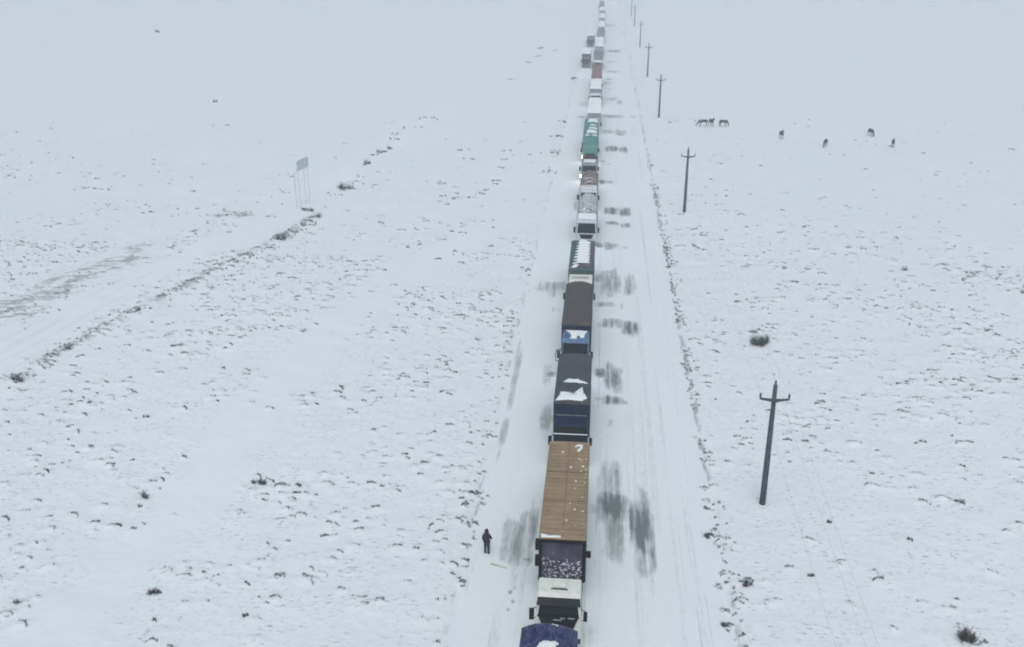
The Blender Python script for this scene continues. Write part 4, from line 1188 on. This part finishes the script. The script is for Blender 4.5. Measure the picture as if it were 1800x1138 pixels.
# face
bm = BM()
for s in (-1, 1): bmesh.ops.create_uvsphere(bm, u_segments=8, v_segments=6, radius=.013, matrix=Matrix.Translation((s * .03, -.112, 1.645)))
obj("eyes", bm, M['black'], prs)
bm = BM(); tube(bm, [(0, -.105, 1.65), (0, -.135, 1.615), (0, -.115, 1.605)], [.010, .016, .008], 6); obj("nose", bm, M['skin'], prs)
bm = BM(); tube(bm, [(-.024, -.108, 1.575), (0, -.116, 1.573), (.024, -.108, 1.575)], [.005, .007, .005], 5); obj("mouth", bm, M['hair'], prs)
bm = BM()
for s in (-1, 1): bmesh.ops.create_uvsphere(bm, u_segments=8, v_segments=6, radius=.02, matrix=Matrix.Translation((s * .085, -.02, 1.63)) @ Matrix.Diagonal((.5, 1, 1.5, 1)))
obj("ears", bm, M['skin'], prs)
bm = BM(); bmesh.ops.create_uvsphere(bm, u_segments=12, v_segments=8, radius=.10, matrix=Matrix.Translation((0, .02, 1.69)) @ Matrix.Diagonal((.92, 1.02, .85, 1))); obj("hair", bm, M['hair'], prs, True)
# coat
k = Sk()
pel = k.add((0, 0, .98), (.185, .15))
k.add((0, 0, .80), (.205, .165), pel)
k.chain(pel, [((0, .0, 1.16), (.19, .145)), ((0, .01, 1.36), (.215, .15)), ((0, .02, 1.46), (.15, .11))])
arm(k, -1, True, (.085, .072, .055), False)
arm(k, 1, False, (.085, .072, .055), False)
inst("coat", skin_mesh("coat", k.v, k.e, k.r, M['cloth']), prs)
# hood: open shell round the head with a peak
bm = BM()
rings = []
for i, (zz, rx_, ry_, oy) in enumerate(((1.44, .13, .12, .0), (1.52, .125, .125, .005), (1.62, .135, .15, .01), (1.72, .12, .14, .02), (1.80, .07, .09, .03), (1.85, .02, .03, .04))):
    ring = []
    for q in range(15):
        a = math.radians(-60 + q * 300 / 14)   # gap faces -Y
        ring.append(bm.verts.new((math.sin(a + math.pi * .5 + math.radians(60)) * 0 + rx_ * math.cos(a), oy + ry_ * math.sin(a), zz)))
    rings.append(ring)
for a, b in zip(rings, rings[1:]):
    for q in range(14): bm.faces.new((a[q], a[q + 1], b[q + 1], b[q]))
bmesh.ops.rotate(bm, verts=bm.verts, cent=(0, 0, 0), matrix=Matrix.Rotation(0, 3, 'Z'))
bmesh.ops.solidify(bm, geom=bm.faces, thickness=.02)
hood = obj("hood", bm, M['cloth'], prs, True)
hood.rotation_euler = (0, 0, 0)
k = Sk()
pel = k.add((0, 0, .93), (.155, .135))
for s in (-1, 1):
    hip = k.add((s * .10, 0, .86), (.12, .12), pel)
    k.chain(hip, [((s * .105, -.01, .50), .088), ((s * .11, .02, .18), .075)])
inst("trousers", skin_mesh("trousers", k.v, k.e, k.r, M['cloth2']), prs)
for s in (-1, 1):
    k = Sk(); a = k.add((s * .11, .03, .26), .075)
    k.chain(a, [((s * .11, .03, .10), .07), ((s * .115, -.06, .055), .055), ((s * .12, -.15, .05), .05)])
    inst("boot", skin_mesh("boot", k.v, k.e, k.r, M['boot']), prs)

# horses
def horse_mesh(pose, mat):
    k = Sk()
    # length along y, head towards -y
    b0 = k.add((0, .30, 1.05), (.24, .26))
    b1 = k.add((0, .62, 1.12), (.25, .27), b0)
    k.chain(b1, [((0, .82, 1.08), (.13, .14)), ((0, .90, .92), .045), ((0, .93, .70), .05), ((0, .92, .45), .025)])   # croup, tail
    b2 = k.add((0, -.05, 1.02), (.25, .29), b0)
    b3 = k.add((0, -.42, 1.06), (.22, .28), b2)
    if pose == 'graze':
        k.chain(b3, [((0, -.66, 1.02), (.12, .18)), ((0, -.92, .70), (.09, .13)), ((0, -1.10, .42), (.085, .11)), ((0, -1.16, .26), (.08, .09)), ((0, -1.19, .09), (.055, .05))])
    else:
        k.chain(b3, [((0, -.66, 1.25), (.12, .18)), ((0, -.86, 1.48), (.09, .13)), ((0, -.98, 1.58), (.085, .10)), ((0, -1.16, 1.44), (.07, .075)), ((0, -1.28, 1.30), (.05, .05))])
    for s in (-1, 1):
        f = k.add((s * .15, -.46, .78), (.085, .10), b3)
        k.chain(f, [((s * .15, -.48 + s * .03, .48), .05), ((s * .15, -.48 + s * .05, .24), .034), ((s * .15, -.49 + s * .05, .09), .04), ((s * .15, -.52 + s * .05, .02), .05)])
        h = k.add((s * .16, .58, .80), (.11, .16), b1)
        k.chain(h, [((s * .16, .70 - s * .05, .52), .055), ((s * .16, .68 - s * .05, .26), .036), ((s * .16, .66 - s * .05, .09), .04), ((s * .16, .63 - s * .05, .02), .05)])
    return skin_mesh("horse", k.v, k.e, k.r, mat)
HM = {('graze', 'd'): horse_mesh('graze', M['horse']), ('stand', 'd'): horse_mesh('stand', M['horse']), ('graze', 'b'): horse_mesh('graze', M['horse2'])}
EAR = None
HORSES = [(1235, 223, ('graze', 'd'), -88, "leftmost dark horse grazing side-on with its head to the left"),
          (1250, 222, ('stand', 'd'), 20, "dark horse close behind the leftmost grazing one, seen end-on"),
          (1271, 223, ('graze', 'b'), 115, "dark horse grazing just right of the close pair"),
          (1373, 244, ('stand', 'd'), 5, "lone dark horse midway between the grazing group and the right trio"),
          (1450, 258, ('graze', 'b'), -25, "dark horse lowest left of the three animals on the right"),
          (1530, 240, ('graze', 'd'), 15, "dark horse farthest back of the three animals on the right"),
          (1569, 260, ('stand', 'd'), -15, "rightmost dark horse in the snow field")]
for px, py, key, rz, lab in HORSES:
    x, y = at(px, py)
    r = empty("horse", (x, y, gz(x, y)), R(rz))
    r.scale = (1.1, 1.1, 1.1)
    tag(r, lab, "horse", "horses in the snowy field")
    inst("body", HM[key], r)
    hp = (0, -1.02, .58) if key[0] == 'graze' else (0, -.95, 1.66)
    bm = BM()
    for s in (-1, 1):
        tube(bm, [(s * .06, hp[1], hp[2]), (s * .08, hp[1] + .02, hp[2] + .14)], [.035, .008], 5)
    obj("ears", bm, M['horse'], r)
    bm = BM()
    if key[0] == 'graze': tube(bm, [(0, -.55, 1.34), (0, -.78, 1.06), (0, -1.0, .72)], [.05, .07, .04], 6)
    else: tube(bm, [(0, -.5, 1.38), (0, -.66, 1.50), (0, -.84, 1.66)], [.05, .07, .04], 6)
    obj("mane", bm, M['black'], r)

# plank half buried beside the road
a = at(862, 993); b = at(892, 1001)
bm = BM(); ang = math.atan2(b[1] - a[1], b[0] - a[0]); Lp = math.hypot(b[0] - a[0], b[1] - a[1])
box(bm, -Lp / 2, Lp / 2, -.045, .045, 0, .05, .01)
o = obj("plank", bm, M['plank']); o.location = ((a[0] + b[0]) / 2, (a[1] + b[1]) / 2, .075); o.rotation_euler = (0, R(2), ang)
tag(o, "pale yellowish plank lying in the snow below the standing person", "plank")

# ------------------------------------------------------------------ haze
hz, nth, pb = newmat("haze")
nth.nodes.remove(pb)
pv = nth.nodes.new("ShaderNodeVolumePrincipled")
pv.inputs["Color"].default_value = (.90, .955, .99, 1)
pv.inputs["Density"].default_value = HAZE = 0.0012
pv.inputs["Anisotropy"].default_value = 0.0
nth.links.new(pv.outputs[0], nth.nodes["Material Output"].inputs["Volume"])
bm = BM(); box(bm, -8600, 8600, -200, 7400, -2.5, 38.5)
o = obj("haze", bm, hz)
tag(o, "pale winter haze hanging over the whole plain", "haze", kind="stuff")
